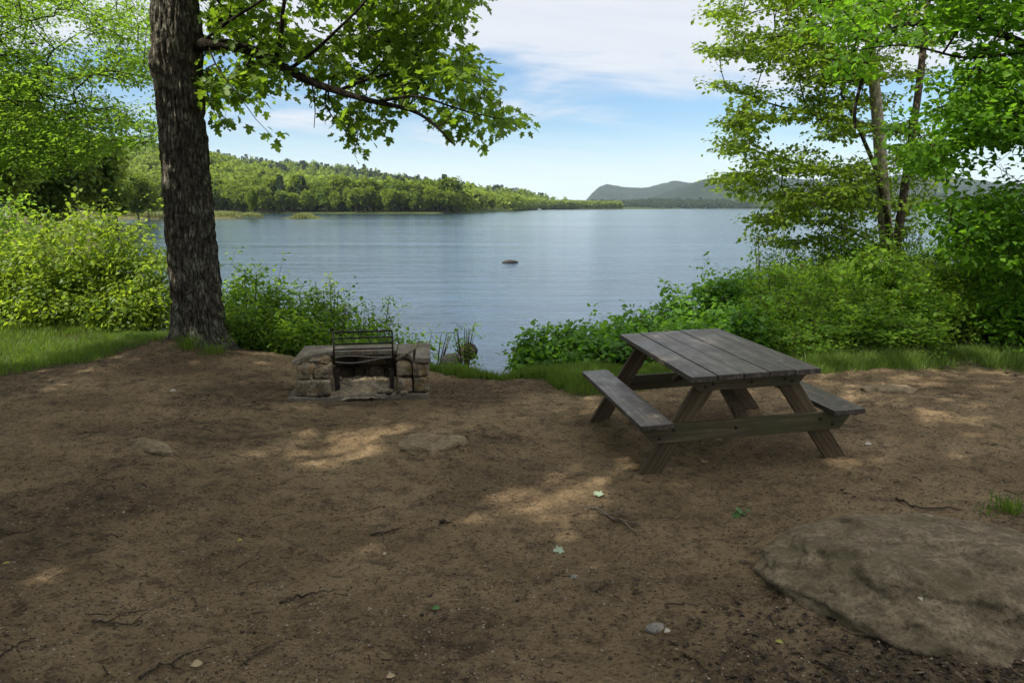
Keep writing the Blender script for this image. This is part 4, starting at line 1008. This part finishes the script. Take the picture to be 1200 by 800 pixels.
# ================================================================== shrubs
def shrub(label, px, Y, h, rad, n, per, size, leaf, seed, stems=6, tpl=None, spread=.11, lean=(0, 0), name='shrub', cat='shrub', group=None, sparse=0, zb=None, bias=0.0, lo=.12, droop=.3, up=.8, squash=1.0):
    r = np.random.default_rng(seed)
    x = (px - CX) / FPX * Y / .983
    z0 = max(gz(x, Y), WATER - .15) if zb is None else zb
    o = np.array([x, Y, z0]); E = empty(name, tuple(o), 0, label=label, cat=cat)
    if group: E['group'] = group
    sk = Skel()
    for s in range(stems):
        a = r.uniform(0, 2 * math.pi); q = r.uniform(.25, .85) * rad; hh = h * r.uniform(.6, .95)
        tip = np.array([math.cos(a) * q + lean[0], math.sin(a) * q * squash + lean[1], hh])
        b = np.array([math.cos(a), math.sin(a), 0]) * .06 * rad
        sk.chain(o + np.array([b - (0, 0, .08), b * 1.5 + tip * .35 + (0, 0, .1 * h), tip]), .011 + .006 * h, .004, step=.1)
    if sparse:
        q = np.array(sk.P); T = q[r.integers(0, len(q), n)]; T = T[T[:, 2] > o[2] + h * .3]
        T = T + r.normal(0, .05 + .03 * h, T.shape)
    else:
        u = unit(r.normal(0, 1, (n * 3, 3))) * (r.random((n * 3, 1)) ** .38)
        u = u[u[:, 2] > -.55][:n]
        lump = 1 + 1.1 * (fbm(*(u.T * 1.9 + seed), oct=2, seed=seed) - .5) + .25 * r.normal(0, .4, len(u)) + np.where(r.random(len(u)) < .07, r.uniform(.1, .45, len(u)), 0)
        T = o + np.array([lean[0], lean[1], h * .46]) + u * lump[:, None] * np.array([rad, rad * squash, h * .54])
        T[:, 2] = np.maximum(T[:, 2], o[2] + lo * h)
    D = sk.colonize(T, r, .12, .02, .0022, .0016, .5)
    rel('stems', sk, B_stem, E, o, None, 5)
    foliage('foliage', E, T, D, leaf, per, spread, size, tpl or T_oval(.30), r, False, .7, droop, up, 2.2, bias, o)
    return E
OV = T_oval(.31, .1, -.14); WIDE = T_oval(.38, .08, -.16); SLIM = T_oval(.20, .08, -.06)
# sunlit bank on the left
gL = 'sunlit shrubs on the left bank'
shrub('tall yellow green sunlit shrub with arching branches left of the maple trunk', 108, 11.7, 1.80, 1.05, 560, 13, .072, G_bright, 1, 9, OV, .14, group=gL)
shrub('sunlit shrub at the left edge, above the strip of grass', 22, 11.5, 1.40, .9, 420, 12, .070, G_bright, 2, 7, OV, .14, group=gL)
shrub('sunlit shrub tucked against the left side of the maple trunk', 178, 11.4, 1.25, .65, 300, 12, .066, G_bright, 3, 6, OV, .13, group=gL)
shrub('darker green shrub behind the sunlit ones at the far left edge', -35, 13.2, 1.9, 1.1, 420, 9, .09, G_shrub, 4, 6, OV, .16, group=gL)
shrub('lower leafy shrub in front of the tallest sunlit shrub', 70, 11.0, .8, .75, 300, 8, .07, G_bright, 5, 7, OV, .12, group=gL)
shrub('low leafy shrub just left of the foot of the maple trunk', 150, 10.9, .75, .6, 260, 8, .07, G_bright, 6, 7, OV, .12, group=gL)
shrub('leafy shrub farther back on the left bank at the left edge', 5, 18.5, 2.3, 1.3, 320, 10, .10, G_shrub, 8, 6, OV, .18, group=gL)
shrub('thin leafy branch arching out above the sunlit shrubs', 150, 11.9, 1.70, .9, 150, 11, .075, G_bright, 7, 5, OV, .13, (.4, 0), group=gL, lo=.75)
# behind the fireplace
gF = 'shrubs on the bank behind the fireplace'
shrub('leafy light green shrub at the right side of the maple trunk', 290, 10.4, 1.42, .55, 480, 8, .058, G_shrub, 11, 7, OV, .10, group=gF)
shrub('leafy shrub a step right of the one beside the maple trunk', 338, 10.3, 1.45, .55, 480, 8, .058, G_shrub, 12, 7, OV, .10, group=gF)
shrub('rounded shrub straight behind the iron grate', 388, 10.3, 1.35, .58, 528, 8, .056, G_shrub, 13, 7, OV, .10, group=gF)
shrub('tall thin open shrub with yellowish tips behind the fireplace', 386, 10.7, 2.0, .42, 90, 8, .05, G_bright, 14, 7, OV, .08, group=gF, sparse=1)
shrub('small thin upright shrub right of the tall open one', 438, 10.4, 1.65, .36, 60, 8, .052, G_shrub, 15, 6, OV, .08, group=gF, sparse=1)
shrub('dense shrub behind the right half of the fireplace', 440, 10.1, 1.2, .5, 432, 8, .054, G_shrub, 16, 7, OV, .10, group=gF)
shrub('loose shrub at the right end of the bank behind the fireplace', 482, 9.8, .95, .36, 130, 7, .052, G_shrub, 17, 6, OV, .09, group=gF)
shrub('twiggy sparse bush over the water right of the fireplace', 508, 9.6, .75, .3, 45, 5, .036, G_shrub, 18, 9, SLIM, .06, group=gF, sparse=1, zb=-.45)
shrub('low dense plant at the foot of the maple beside the fireplace', 298, 9.75, .7, .42, 352, 8, .05, G_shrub, 19, 8, OV, .09, group=gF)
shrub('low dense plant behind the left wall of the fireplace', 345, 9.6, .72, .42, 352, 8, .05, G_shrub, 20, 8, OV, .09, group=gF)
shrub('low dense plant behind the middle of the fireplace', 410, 9.5, .65, .42, 336, 8, .05, G_shrub, 21, 8, OV, .09, group=gF)
shrub('low dense plant behind the right wall of the fireplace', 462, 9.4, .5, .32, 240, 8, .046, G_shrub, 22, 7, OV, .08, group=gF)
shrub('slim upright plant with bare lower stems among the shore rocks', 544, 9.55, .85, .24, 90, 6, .046, G_shrub, 23, 13, SLIM, .05, name='plant', cat='plant', sparse=1, zb=-.45, up=.5)
# behind the table
gT = 'broad leaved bushes behind the picnic table'
for s, (px, Y, h, rad, n, lb) in enumerate((
    (634, 9.15, .85, .38, 300, 'broad leaved bush nearest the open water, left end of its row'),
    (668, 9.45, .98, .46, 380, 'second bush from the open water, left of the table'),
    (708, 9.75, 1.0, .5, 400, 'bush above the left bench of the table'),
    (752, 10.1, 1.0, .54, 420, 'tall bush rising behind the left corner of the table top'),
    (800, 10.4, 1.08, .55, 310, 'tallest broad leaved bush, behind the middle of the table top'),
    (846, 10.6, 1.12, .5, 290, 'bush behind the far right corner of the table top'),
    (640, 8.85, .52, .32, 140, 'low bush at the tip of the grassy bank beside the water'),
    (690, 8.95, .62, .4, 180, 'low bush in front of the row, left of the table'),
    (742, 9.1, .55, .42, 190, 'low bush close behind the left side of the table'),
    (802, 9.3, .55, .45, 190, 'low bush close behind the table top'),
    (864, 9.4, .62, .45, 200, 'low bush close behind the far right corner of the table'))):
    shrub(lb, px, Y, h, rad, n, 8, .074, G_vib, 100 + s, 7, WIDE, .10, group=gT)
# thicket on the right: copies of five shrubs
gR = 'bushes of the thicket right of the table'
prot = [shrub('', 1500, 14, h, rad, n, 9, sz, G_thick, 150 + s, 7, tp, .11, group=gR) for s, (h, rad, n, sz, tp) in enumerate(
    ((1.0, .62, 330, .060, OV), (1.0, .66, 340, .050, OV), (.9, .6, 360, .044, SLIM), (1.1, .55, 300, .070, WIDE), (1.0, .7, 330, .055, OV)))]
thick = [(890,12.4,1.05),(925,13.2,1.15),(960,13.8,1.25),(1000,13.4,1.2),(1035,13.2,1.05),(1075,13.4,1.15),(1110,13.6,1.25),(1150,13.0,1.3),(1190,12.6,1.4),(1230,12.4,1.5),
         (900,11.2,.95),(940,11.5,1.0),(980,11.8,1.05),(1020,11.4,1.0),(1060,11.6,.95),(1100,11.4,1.0),(1140,11.2,1.1),(1185,11,1.2),(1225,10.8,1.2),
         (905,10.0,.72),(945,10.1,.75),(985,10.2,.80),(1025,10.0,.78),(1065,9.9,.72),(1105,10.1,.68),(1150,10.1,.75),(1195,9.8,.85),(1235,9.7,.9),(1010,9.3,.45),(960,9.2,.42),(1055,9.2,.40),(915,9.1,.40)]
rr = np.random.default_rng(5)
for k, (px, Y, h) in enumerate(thick):
    src = prot[k % 5]
    o = src if k < 5 else copy_tree(src)
    x = (px - CX) / FPX * Y / .983; o.location = (x, Y, gz(x, Y)); o.rotation_euler = (0, 0, rr.uniform(0, 6.28))
    o.scale = (rr.uniform(.9, 1.15) * max(.8, h), rr.uniform(.9, 1.15) * max(.8, h), h * 1.08)
    o['label'] = 'leafy green bush in the dense thicket right of the table, under the pale barked tree'
    o['group'] = gR
shrub('spindly open sapling standing before the lake left of the pale barked tree', 893, 12.8, 1.95, .42, 60, 7, .05, G_thick, 191, 4, OV, .09, sparse=1, name='sapling', cat='sapling')
shrub('open yellowish shrub under the left sprays of the pale barked tree', 965, 14.2, 2.0, .6, 110, 8, .06, G_water, 192, 5, OV, .12, sparse=1)
shrub('leafy climber clinging to the right side of the pale trunk', 1056, 14.2, 1.75, .28, 150, 8, .05, G_thick, 193, 4, OV, .08, name='climbing_plant', cat='plant')
shrub('bright leafy shrub at the right edge below the hemlock', 1195, 9.4, 1.0, .5, 220, 8, .075, G_near, 194, 5, WIDE, .11)
shrub('bright leafy shrub right of the hidden grey rock', 1165, 10.6, 1.15, .5, 200, 8, .07, G_near, 195, 5, WIDE, .11)

# ================================================================== grass, litter
r = np.random.default_rng(77)
def grass(n_try, x0, x1, y0, y1, hlo, hhi, thr, r):
    x = r.uniform(x0, x1, n_try); y = r.uniform(y0, y1, n_try)
    t = turf(x, y); s = shore_dist(x, y)
    m = (t > thr * (.3 + r.random(n_try))) & (s > .12) & (fbm(x * 2.2, y * 2.2, oct=3, seed=98) + .35 * t > .42 + .35 * r.random(n_try)); x, y, t = x[m], y[m], t[m]
    n = len(x); z = H(x, y, False)
    patch = fbm(x * 1.3, y * 1.3, oct=3, seed=99)
    h = (hlo + (hhi - hlo) * np.clip(patch * 1.8 - .4, 0, 1)) * r.uniform(.5, 1.2, n) * (.45 + .55 * t)
    return x, y, z, h, patch
G_sedge = leaf_mat('sedge_blade', (.075, .105, .028), (.19, .20, .07), (.24, .28, .07), .3)
def blades(name, parts, wid, label, mat=None):
    x, y, z, h, patch = [np.concatenate(q) for q in zip(*parts)]; n = len(x)
    a = r.uniform(0, 2 * math.pi, n); ln = r.uniform(.1, .75, n) * h; w = wid * r.uniform(.6, 1.3, n)
    dx, dy = np.cos(a), np.sin(a); b = r.uniform(0, 2 * math.pi, n); wx, wy = np.cos(b) * w, np.sin(b) * w
    B = np.stack([x, y, z], 1); O = np.zeros(n)
    V = np.stack([B + np.stack([-wx, -wy, O - .01], 1), B + np.stack([wx, wy, O - .01], 1),
                  B + np.stack([dx * ln * .3 + wx * .8, dy * ln * .3 + wy * .8, h * .55], 1), B + np.stack([dx * ln * .3 - wx * .8, dy * ln * .3 - wy * .8, h * .55], 1),
                  B + np.stack([dx * ln, dy * ln, h * .95], 1)], 1)
    f = np.array([0, 1, 2, 3, 3, 2, 4]); loops = (np.arange(n)[:, None] * 5 + f[None]).ravel()
    tint = np.clip(patch * 1.2 - .1 + r.normal(0, .2, n), 0, 1)
    link(name, arrays_mesh(name, V.reshape(-1, 3), loops, np.tile([4, 3], n), True, np.repeat(tint, 5)), mat or G_grass, None, kind='stuff', label=label)
blades('grass', [grass(90000, -10, -4.2, 7.0, 12.5, .05, .15, .5, r), grass(26000, -4.2, -1.0, 8.6, 10.5, .05, .2, .5, r), grass(46000, -1.2, 1.0, 7.6, 9.6, .05, .17, .45, r),
                 grass(34000, .4, 4.5, 7.3, 9.6, .03, .15, .5, r), grass(36000, 3.0, 9.5, 7.4, 11, .03, .15, .6, r), grass(14000, 3, 9, 7.9, 9.2, .08, .22, 1.0, r)], .0035, 'short green grass round the bare dirt')
# sandbar sedge across the cove
x = np.concatenate([r.uniform(-103, -61, 16000), r.normal(-52, 2.0, 4200)]); y = np.concatenate([r.uniform(175, 195, 16000), r.normal(184, 1.2, 4200)])
z = np.maximum(H(x, y, False), WATER + .02); m = (z > WATER + .1) | (x > -58); x, y, z = x[m], y[m], z[m]
isl = x > -58; h = r.uniform(.3, 1.0, len(x)) * np.where(isl, 1.5 * np.exp(-((x + 52) / 2.6) ** 2) + .2, .5 + 1.1 * fbm(x * .3, y * .3, oct=2, seed=3))
pt = r.uniform(.5, 1, len(x)); 
blades('sedge', [(x, y, z, h, pt)], .09, 'pale sedge on the low point and islet across the cove', G_sedge)
# tufts that stand alone
def tuft(label, px, py, n, h, spread):
    p = ground_at(px, py); T_ = np.stack([r.normal(0, spread, n), r.normal(0, spread, n)], 1)
    a = np.arctan2(T_[:, 1], T_[:, 0]) + r.normal(0, .5, n); mb = []
    hh = h * r.uniform(.5, 1.1, n); ln = hh * r.uniform(.2, .7, n); w = .0035
    B = np.stack([T_[:, 0], T_[:, 1], np.zeros(n)], 1); c, s = np.cos(a), np.sin(a); O = np.zeros(n)
    V = np.stack([B + np.stack([-s * w, c * w, O], 1), B + np.stack([s * w, -c * w, O], 1), B + np.stack([c * ln * .35 + s * w, s * ln * .35 - c * w, hh * .6], 1),
                  B + np.stack([c * ln * .35 - s * w, s * ln * .35 + c * w, hh * .6], 1), B + np.stack([c * ln, s * ln, hh * .95], 1)], 1)
    f = np.array([0, 1, 2, 3, 3, 2, 4])
    link('grass_tuft', arrays_mesh('grass_tuft', V.reshape(-1, 3), (np.arange(n)[:, None] * 5 + f[None]).ravel(), np.tile([4, 3], n), True, np.repeat(r.random(n), 5)), G_grass, None, tuple(p), label=label, cat='grass tuft')
tuft('small green grass tuft beside the far right side of the boulder', 1183, 598, 90, .10, .045)
tuft('grass tuft growing against the foot of the maple trunk', 222, 408, 110, .22, .07)
tuft('grass tuft at the right of the foot of the maple trunk', 252, 414, 120, .16, .09)
tuft('small yellowish grass tuft left of the other tuft by the boulder', 1155, 601, 40, .05, .04)

M_lit, nt, out = new_mat('leaf_litter')
ta = N(nt, 'ShaderNodeAttribute', attribute_name='tint')
c = ramp(nt, ta.outputs['Fac'], [(0, (.022, .016, .011)), (.55, (.065, .045, .030)), (.85, (.14, .10, .065)), (1, (.34, .29, .22))])
principled(nt, out, c, .85, .2)
def litter(n_try, x0, x1, y0, y1, size, thr, r, tb):
    x = r.uniform(x0, x1, n_try); y = r.uniform(y0, y1, n_try)
    m = (mould(x, y) > thr * r.random(n_try)) & (turf(x, y) < .6) & (shore_dist(x, y) > .5); x, y = x[m], y[m]; n = len(x)
    P = np.stack([x, y, H(x, y) - .001], 1); a = r.uniform(0, 6.28, n)
    A = np.stack([np.cos(a), np.sin(a), r.normal(.05, .2, n)], 1); Nn = np.stack([r.normal(0, .3, n), r.normal(0, .3, n), np.ones(n)], 1)
    return P, A, unit(Nn), size * r.uniform(.35, 1.3, n), np.clip(r.beta(1.3, 3, n) + tb, 0, 1)
q = [litter(9000, -6, 6, 1.8, 9.5, .030, 1.0, r, 0), litter(22000, -6, 6, 1.7, 9.5, .014, .3, r, .12), litter(16000, -4, 4, 1.7, 5, .010, .3, r, .12), litter(12000, .6, 3.4, 1.7, 3.6, .034, 1.0, r, .03), litter(2600, 4.5, 9, 7.5, 9.6, .07, .05, r, .12)]
P, A, Nn, S, tt = [np.concatenate(z) for z in zip(*q)]
link('leaf_litter', leaves_mesh('leaf_litter', P, A, Nn, S, T_oval(.3, .16, .12), tt), M_lit, None, kind='stuff', label='dead leaf bits and bark crumbs strewn over the dirt')
# twiglets: thin crumbs of wood
x = r.uniform(-6, 6, 6000); y = r.uniform(1.8, 9, 6000); m = (mould(x, y) + .25 > r.random(6000)) & (turf(x, y) < .5); x, y = x[m], y[m]; n = len(x)
P = np.stack([x, y, H(x, y) + .004], 1); a = r.uniform(0, 6.28, n)
A = np.stack([np.cos(a), np.sin(a), r.normal(0, .06, n)], 1)
tw_ = (np.array([[-.03,0,0],[.03,0,0],[.0,0,.05],[-.02,1,.0],[.02,1,0],[0,1,.03],[-.03,.5,.04],[.03,.5,.04],[0,.5,.09]], float), [[0,1,7,6],[6,7,4,3],[1,2,8,7],[7,8,5,4],[2,0,6,8],[8,6,3,5]])
link('twig_litter', leaves_mesh('twig_litter', P, A, np.tile([0., 0, 1], (n, 1)), r.uniform(.02, .10, n), tw_, np.clip(r.beta(1.2, 3, n), 0, 1)), M_lit, None, kind='stuff', label='short broken twigs strewn over the dirt')
# pebbles
ic = bmesh.new(); bmesh.ops.create_icosphere(ic, subdivisions=1, radius=.5); PV = np.array([v.co[:] for v in ic.verts]) * (1, 1, .6); PF = [[v.index for v in f.verts] for f in ic.faces]; ic.free()
n = 5000; x = r.uniform(-6, 6, n); y = 1.8 + 7.5 * r.random(n) ** 1.2; P = np.stack([x, y, H(x, y)], 1); a = r.uniform(0, 6.28, n)
m = turf(x, y) < .5; P, a = P[m], a[m]; n = len(P)
link('gravel', leaves_mesh('gravel', P, np.stack([np.cos(a), np.sin(a), 0 * a], 1), np.tile([0., 0, 1], (n, 1)), .006 + .022 * r.random(n) ** 4, (PV, PF), np.clip(r.beta(2, 2, n), 0, 1)), M_lit, None, kind='stuff', label='small pebbles and grit scattered on the dirt')
# crumbs of soil
n = 80000; y = 1.75 * (9.2 / 1.75) ** r.random(n); x = r.uniform(-.75, .75, n) * y * 1.05; m = (turf(x, y) < .45) & (r.random(n) < .35 + .65 * smooth(.42, .62, fbm(x * 2.3, y * 3.1, oct=3, seed=57)))
x, y = x[m], y[m]; n = len(x); P = np.stack([x, y, H(x, y)], 1); a = r.uniform(0, 6.28, n)
CV = np.array([[.5,0,0],[0,.42,.02],[-.46,0,0],[0,-.5,0],[.05,.03,.36],[0,0,-.3]], float); CF = [[0,1,4],[1,2,4],[2,3,4],[3,0,4],[1,0,5],[2,1,5],[3,2,5],[0,3,5]]
link('soil_crumbs', leaves_mesh('soil_crumbs', P, np.stack([np.cos(a), np.sin(a), r.normal(0, .2, n)], 1), np.tile([0., 0, 1], (n, 1)), .004 + .014 * r.random(n) ** 2.5, (CV, CF), np.clip(r.normal(.76, .17, n), 0, .99)), M_lit, None, kind='stuff', label='crumbs of soil and grit lying over the trodden dirt')
# fallen leaves one can tell apart
def leaf_mat_plain(name, c):
    m, nt, out = new_mat(name); v = coords(nt); principled(nt, out, mix(nt, noise(nt, v, 40, 4), tuple(x * .75 for x in c), c), .6, .3); return m
PALE = leaf_mat_plain('pale_leaf_underside', (.26, .33, .22)); GREEN = leaf_mat_plain('fresh_leaf', (.06, .14, .03)); YEL = leaf_mat_plain('yellow_leaf', (.25, .24, .04)); TAN = leaf_mat_plain('tan_leaf', (.36, .27, .16)); WHT = leaf_mat_plain('bleached_leaf', (.33, .30, .24))
for px, py, sz, mat, lb, tp in ((659, 646, .075, PALE, 'pale green fallen maple leaf lying lowest of the two pale leaves', T_maple()), (704, 582, .085, PALE, 'pale green fallen maple leaf near the forked stick', T_maple()),
        (516, 714, .055, GREEN, 'single dark green fallen leaf in the lower middle of the dirt', OV), (918, 756, .045, YEL, 'small yellow green leaf among dead leaves below the boulder', OV), (278, 636, .04, YEL, 'small yellow green leaf on the left part of the dirt', OV),
        (13, 661, .05, YEL, 'narrow yellow leaf near the left edge of the dirt', SLIM), (452, 796, .05, TAN, 'orange brown leaf at the bottom edge of the picture', OV), (207, 459, .09, WHT, 'bleached leaf on the dirt below the maple trunk', OV),
        (935, 628, .06, WHT, 'bleached leaf beside the pale splinters left of the boulder', OV), (785, 740, .05, WHT, 'bleached curled leaf beside the small pale stone', OV), (1075, 702, .045, WHT, 'bleached leaf lying on top of the boulder', OV), (1013, 522, .08, WHT, 'bleached leaf right of the near right table leg', OV),
        (238, 779, .06, TAN, 'curled tan leaf on the dirt near the bottom left', WIDE), (449, 652, .035, WHT, 'tiny bleached leaf left of the middle of the dirt', OV)):
    p = ground_at(px, py); a = r.uniform(0, 6.28)
    if 'boulder' in lb and 'on top' in lb: p = on_plane(px, py, bp[2] + .17)
    me = leaves_mesh('fallen_leaf', np.zeros((1, 3)), np.array([[math.cos(a), math.sin(a) * .6, .12]]), np.array([[.1, -.35, .9]]), np.array([sz * .8]), tp, np.array([.5]))
    link('fallen_leaf', me, mat, None, (p[0], p[1], p[2] + .012), label=lb, cat='leaf', group='fallen leaves on the dirt')
shrub('tiny bright green sprig sprouting from the dirt before the table', 880, 4.24, .035, .03, 9, 2, .030, GREEN, 301, 3, T_maple(), .02, name='seedling', cat='seedling')
# ================================================================== woods across the water
CARD = T_card()
def wood_tree_meshes(name, n_cards, h, w, size, seed, conifer=False, trunk=True):
    r = np.random.default_rng(seed)
    if conifer:
        t = r.random(n_cards) ** .8; z = h * (.08 + .92 * t); rr = w * (1 - t) ** .9 * r.uniform(.35, 1.05, n_cards) + .1
        a = r.uniform(0, 6.28, n_cards); P = np.stack([np.cos(a) * rr, np.sin(a) * rr, z], 1)
        A = np.stack([np.cos(a), np.sin(a), np.full(n_cards, -.35)], 1)
    else:
        nb = 13; cb = unit(r.normal(0, 1, (nb, 3))) * np.array([w * .62, w * .62, h * .30]) * r.uniform(.4, 1, (nb, 1)) + np.array([0, 0, h * .57])
        rb = w * r.uniform(.34, .62, nb); k = r.integers(0, nb, n_cards)
        u = unit(r.normal(0, 1, (n_cards, 3))); P = cb[k] + u * (rb[k] * r.uniform(.55, 1.05, n_cards))[:, None] * np.array([1, 1, .85])
        P[:, 2] = np.maximum(P[:, 2], h * .06); A = u + r.normal(0, .5, (n_cards, 3)); A[:, 2] -= .2
    Nn = unit(P - np.array([0, 0, h * .5])) + np.array([0, 0, .5]) + r.normal(0, .45, (n_cards, 3))
    tint = np.clip(fbm(*(P.T * .45), oct=2, seed=seed) * 1.3 - .15 + r.normal(0, .15, n_cards), 0, 1)
    f = leaves_mesh('crown', P, unit(A), unit(Nn), size * r.uniform(.6, 1.4, n_cards), CARD, tint)
    tk = None
    if trunk:
        mb = MB(); mb.tube([(0, 0, -1), (.1, 0, h * .3), (0, .1, h * .6), (.1, 0, h * .85)], np.array([.018, .014, .009, .003]) * h, 7)
        tk = mb.mesh('trunk', smooth_shade=True)
    return f, tk
B_far = bark_mat('far_bark', (.05, .042, .034), (.11, .095, .08), (.2, .18, .155), .5)
def tree_proto(f, tk, leaf):
    E = empty('tree', (0, 0, 0), 0, cat='tree'); link('crown', f, leaf, E)
    if tk: link('trunk', tk, B_far, E)
    return E
# trees on the left bank of the cove, nearest first
near = [tree_proto(*wood_tree_meshes('bank', 7500, 10, 3.4, .34, 400 + k), G_far) for k in range(3)]
bank = [(12, 30, 7.0, 'round green tree on the left bank at the left edge'), (70, 36, 6.6, 'green tree on the left bank behind the tallest sunlit shrub'),
        (104, 46, 8, 'mid green tree on the left bank, second row'), (142, 62, 6.6, 'yellow green small tree on the left bank beside the cove'), (35, 52, 12, 'tall tree on the left bank behind the first row'),
        (150, 92, 9.5, 'tree on the left bank farther along the cove'), (95, 88, 13, 'tall tree in the back row of the left bank'), (176, 128, 9, 'small tree near the far end of the left bank'), (150, 150, 14, 'tall tree near the far end of the left bank'),
        (120, 118, 15, 'tall tree in the far back row of the left bank'), (60, 100, 16, 'tall tree far back behind the left edge of the bank'), (10, 80, 15, 'tall tree far back at the left edge'), (205, 196, 6, 'lone small yellow green tree on the sandy point'),
        (188, 175, 10, 'round tree at the root of the sandy point'), (306, 192, 8.5, 'slim yellow green tree standing alone on the sandy point by the water')]
rr = np.random.default_rng(9)
for k, (px, Y, h, lb) in enumerate(bank):
    o = near[k % 3] if k < 3 else copy_tree(near[k % 3])
    x = (px - CX) / FPX * Y / .983; o.location = (x, Y, max(gz(x, Y), WATER) - .1); s = h / 10
    o.scale = (s * (.5 if 'slim' in lb else rr.uniform(.85, 1.1)), s * (.5 if 'slim' in lb else 1), s); o.rotation_euler = (0, 0, rr.uniform(0, 6.28)); o['label'] = lb; o['group'] = 'trees on the left bank of the cove'
# shoreline of the far wood: trees one can tell apart
far = [tree_proto(*wood_tree_meshes('far', 1500, 20, 6.2, 1.15, 420 + k), G_far) for k in range(5)]
con = tree_proto(*wood_tree_meshes('far', 900, 21, 3.6, 1.3, 430, True), G_farc)
spots = []
for px in np.arange(60, 540, 8.5):
    for row in range(3):
        p = px + rr.uniform(-4, 4); ang = (p - CX) / FPX / .983
        Y = 330.0
        for _ in range(8): Y = float(left_shore(np.array([ang * Y]))[()] if np.ndim(left_shore(ang * Y)) == 0 else left_shore(ang * Y)) + 5 + row * 15 + rr.uniform(0, 1)
        spots.append((p, Y + rr.uniform(0, 8), row))
spots = spots[:190]
for k, (p, Y, row) in enumerate(spots):
    c_ = rr.random() < .05
    src = con if c_ else far[k % 5]
    o = copy_tree(src); x = (p - CX) / FPX * Y / .983
    hz_ = float(HB(np.array([x]), np.array([Y]))[0]); o.location = (x, Y, hz_ - .4)
    s = rr.uniform(.62, .98) * (.72 if row == 0 else 1.0); o.scale = (s * rr.uniform(.85, 1.15), s * rr.uniform(.85, 1.15), s); o.rotation_euler = (0, 0, rr.uniform(0, 6.28))
    o['label'] = ('dark pointed conifer' if c_ else 'round leafy green tree') + ' in the shore wood across the lake, below the long hill'; o['group'] = 'trees of the far shore wood'
for o in far + [con]:
    for c_ in list(o.children): bpy.data.objects.remove(c_)
    bpy.data.objects.remove(o)
# the wood on the hillside behind, one mass
def mass(name, xs, ys, zs, scale, protos, leaf, label, r, ctint=None):
    n = len(xs); which = r.integers(0, len(protos), n); Vs = []; Ls = []; Ss = []; Ts = []; off = 0
    for k, (V, lp, sz, tn) in enumerate(protos):
        id_ = np.where(which == k)[0]
        if not len(id_): continue
        a = r.uniform(0, 6.28, len(id_)); c, s = np.cos(a)[:, None], np.sin(a)[:, None]; sc = scale[id_][:, None]
        W = np.stack([(V[None, :, 0] * c - V[None, :, 1] * s) * sc + xs[id_][:, None], (V[None, :, 0] * s + V[None, :, 1] * c) * sc + ys[id_][:, None], V[None, :, 2] * sc + zs[id_][:, None]], 2)
        Vs.append(W.reshape(-1, 3)); m = len(id_)
        Ls.append((np.arange(m)[:, None] * len(V) + lp[None]).ravel() + off); Ss.append(np.tile(sz, m))
        tt = tn[None] * .55 + (r.random((m, 1)) if ctint is None else ctint[id_][:, None]) * .6; Ts.append(np.clip(tt, 0, 1).ravel()); off += m * len(V)
    link(name, arrays_mesh(name, np.concatenate(Vs), np.concatenate(Ls), np.concatenate(Ss), True, np.concatenate(Ts)), leaf, None, kind='stuff', label=label)
def low_proto(n, h, w, size, seed, con=False):
    f, _ = wood_tree_meshes('p', n, h, w, size, seed, con, False)
    V = np.empty(len(f.vertices) * 3, np.float32); f.vertices.foreach_get('co', V)
    lp = np.empty(len(f.loops), np.int32); f.loops.foreach_get('vertex_index', lp)
    sz = np.empty(len(f.polygons), np.int32); f.polygons.foreach_get('loop_total', sz)
    tn = np.empty(len(f.vertices), np.float32); f.attributes['tint'].data.foreach_get('value', tn)
    bpy.data.meshes.remove(f); return V.reshape(-1, 3), lp, sz, tn
r = np.random.default_rng(33)
PR = [low_proto(170, 19, 5.6, 2.2, 440 + k) for k in range(4)]
def scatter(n, p0, p1, Y0, Y1, r):
    Y = Y0 * (Y1 / Y0) ** r.random(n); p = r.uniform(p0, p1, n); x = (p - CX) / FPX * Y / .983; return x, Y
x, y = scatter(5200, -60, 760, 370, 1330, r); s_ = y - left_shore(x); m = s_ > 42; x, y = x[m], y[m]
mass('forest', x, y, HB(x, y) - 1.5, r.uniform(.6, 1.0, len(x)) * np.interp(y, [370, 700, 1330], [.95, .9, 1.0]), PR, G_far, 'mixed green forest covering the long hill across the lake', r, np.clip(fbm(x / 60, y / 60, oct=2, seed=5) * 1.6 - .4 + r.normal(0, .2, len(x)), 0, 1))
PC = [low_proto(110, 20, 4.2, 2.6, 460 + k, True) for k in range(2)]
x, y = scatter(300, 200, 640, 1000, 1350, r); m = y - left_shore(x) > 150; x, y = x[m], y[m]
mass('forest', x, y, HB(x, y) - 1.0, r.uniform(.6, 1.0, len(x)), PC, G_farc, 'dark conifers scattered through the upper hillside forest', r)
# tip of the left hill's shore down to the narrow, and the low right shore
PE = [low_proto(60, 18, 5.5, 3.4, 470 + k) for k in range(3)]
t = r.random(900); x = np.interp(t, [0, .45, 1], [0, 60, 200]) + r.uniform(-4, 4, 900); y = left_shore(x) + 6 + 50 * r.random(900) ** 2
mass('forest', x, y, HB(x, y) - 1, r.uniform(.55, .9, 900), PE, G_far, 'shore trees at the foot of the long hill, toward the gap', r)
x = r.uniform(250, 1450, 3600); y = right_shore(x) + 8 + 300 * r.random(3600) ** 1.6; m = np.abs(x / y) < .95; x, y = x[m], y[m]
mass('forest', x, y, HE(x, y) - 1, r.uniform(.6, 1.0, len(x)), PE + [PC[0]], G_farc, 'dark low forest along the far right shore below the mountains', r)
x = r.uniform(560, 1100, 1700); y = right_shore(x) + 4 + 90 * r.random(1700); m = (x / y > .33); x, y = x[m], y[m]
mass('forest', x, y, HE(x, y) - 1, r.uniform(.6, .95, len(x)), PE, G_far, 'light green trees on the right hand far shore', r)
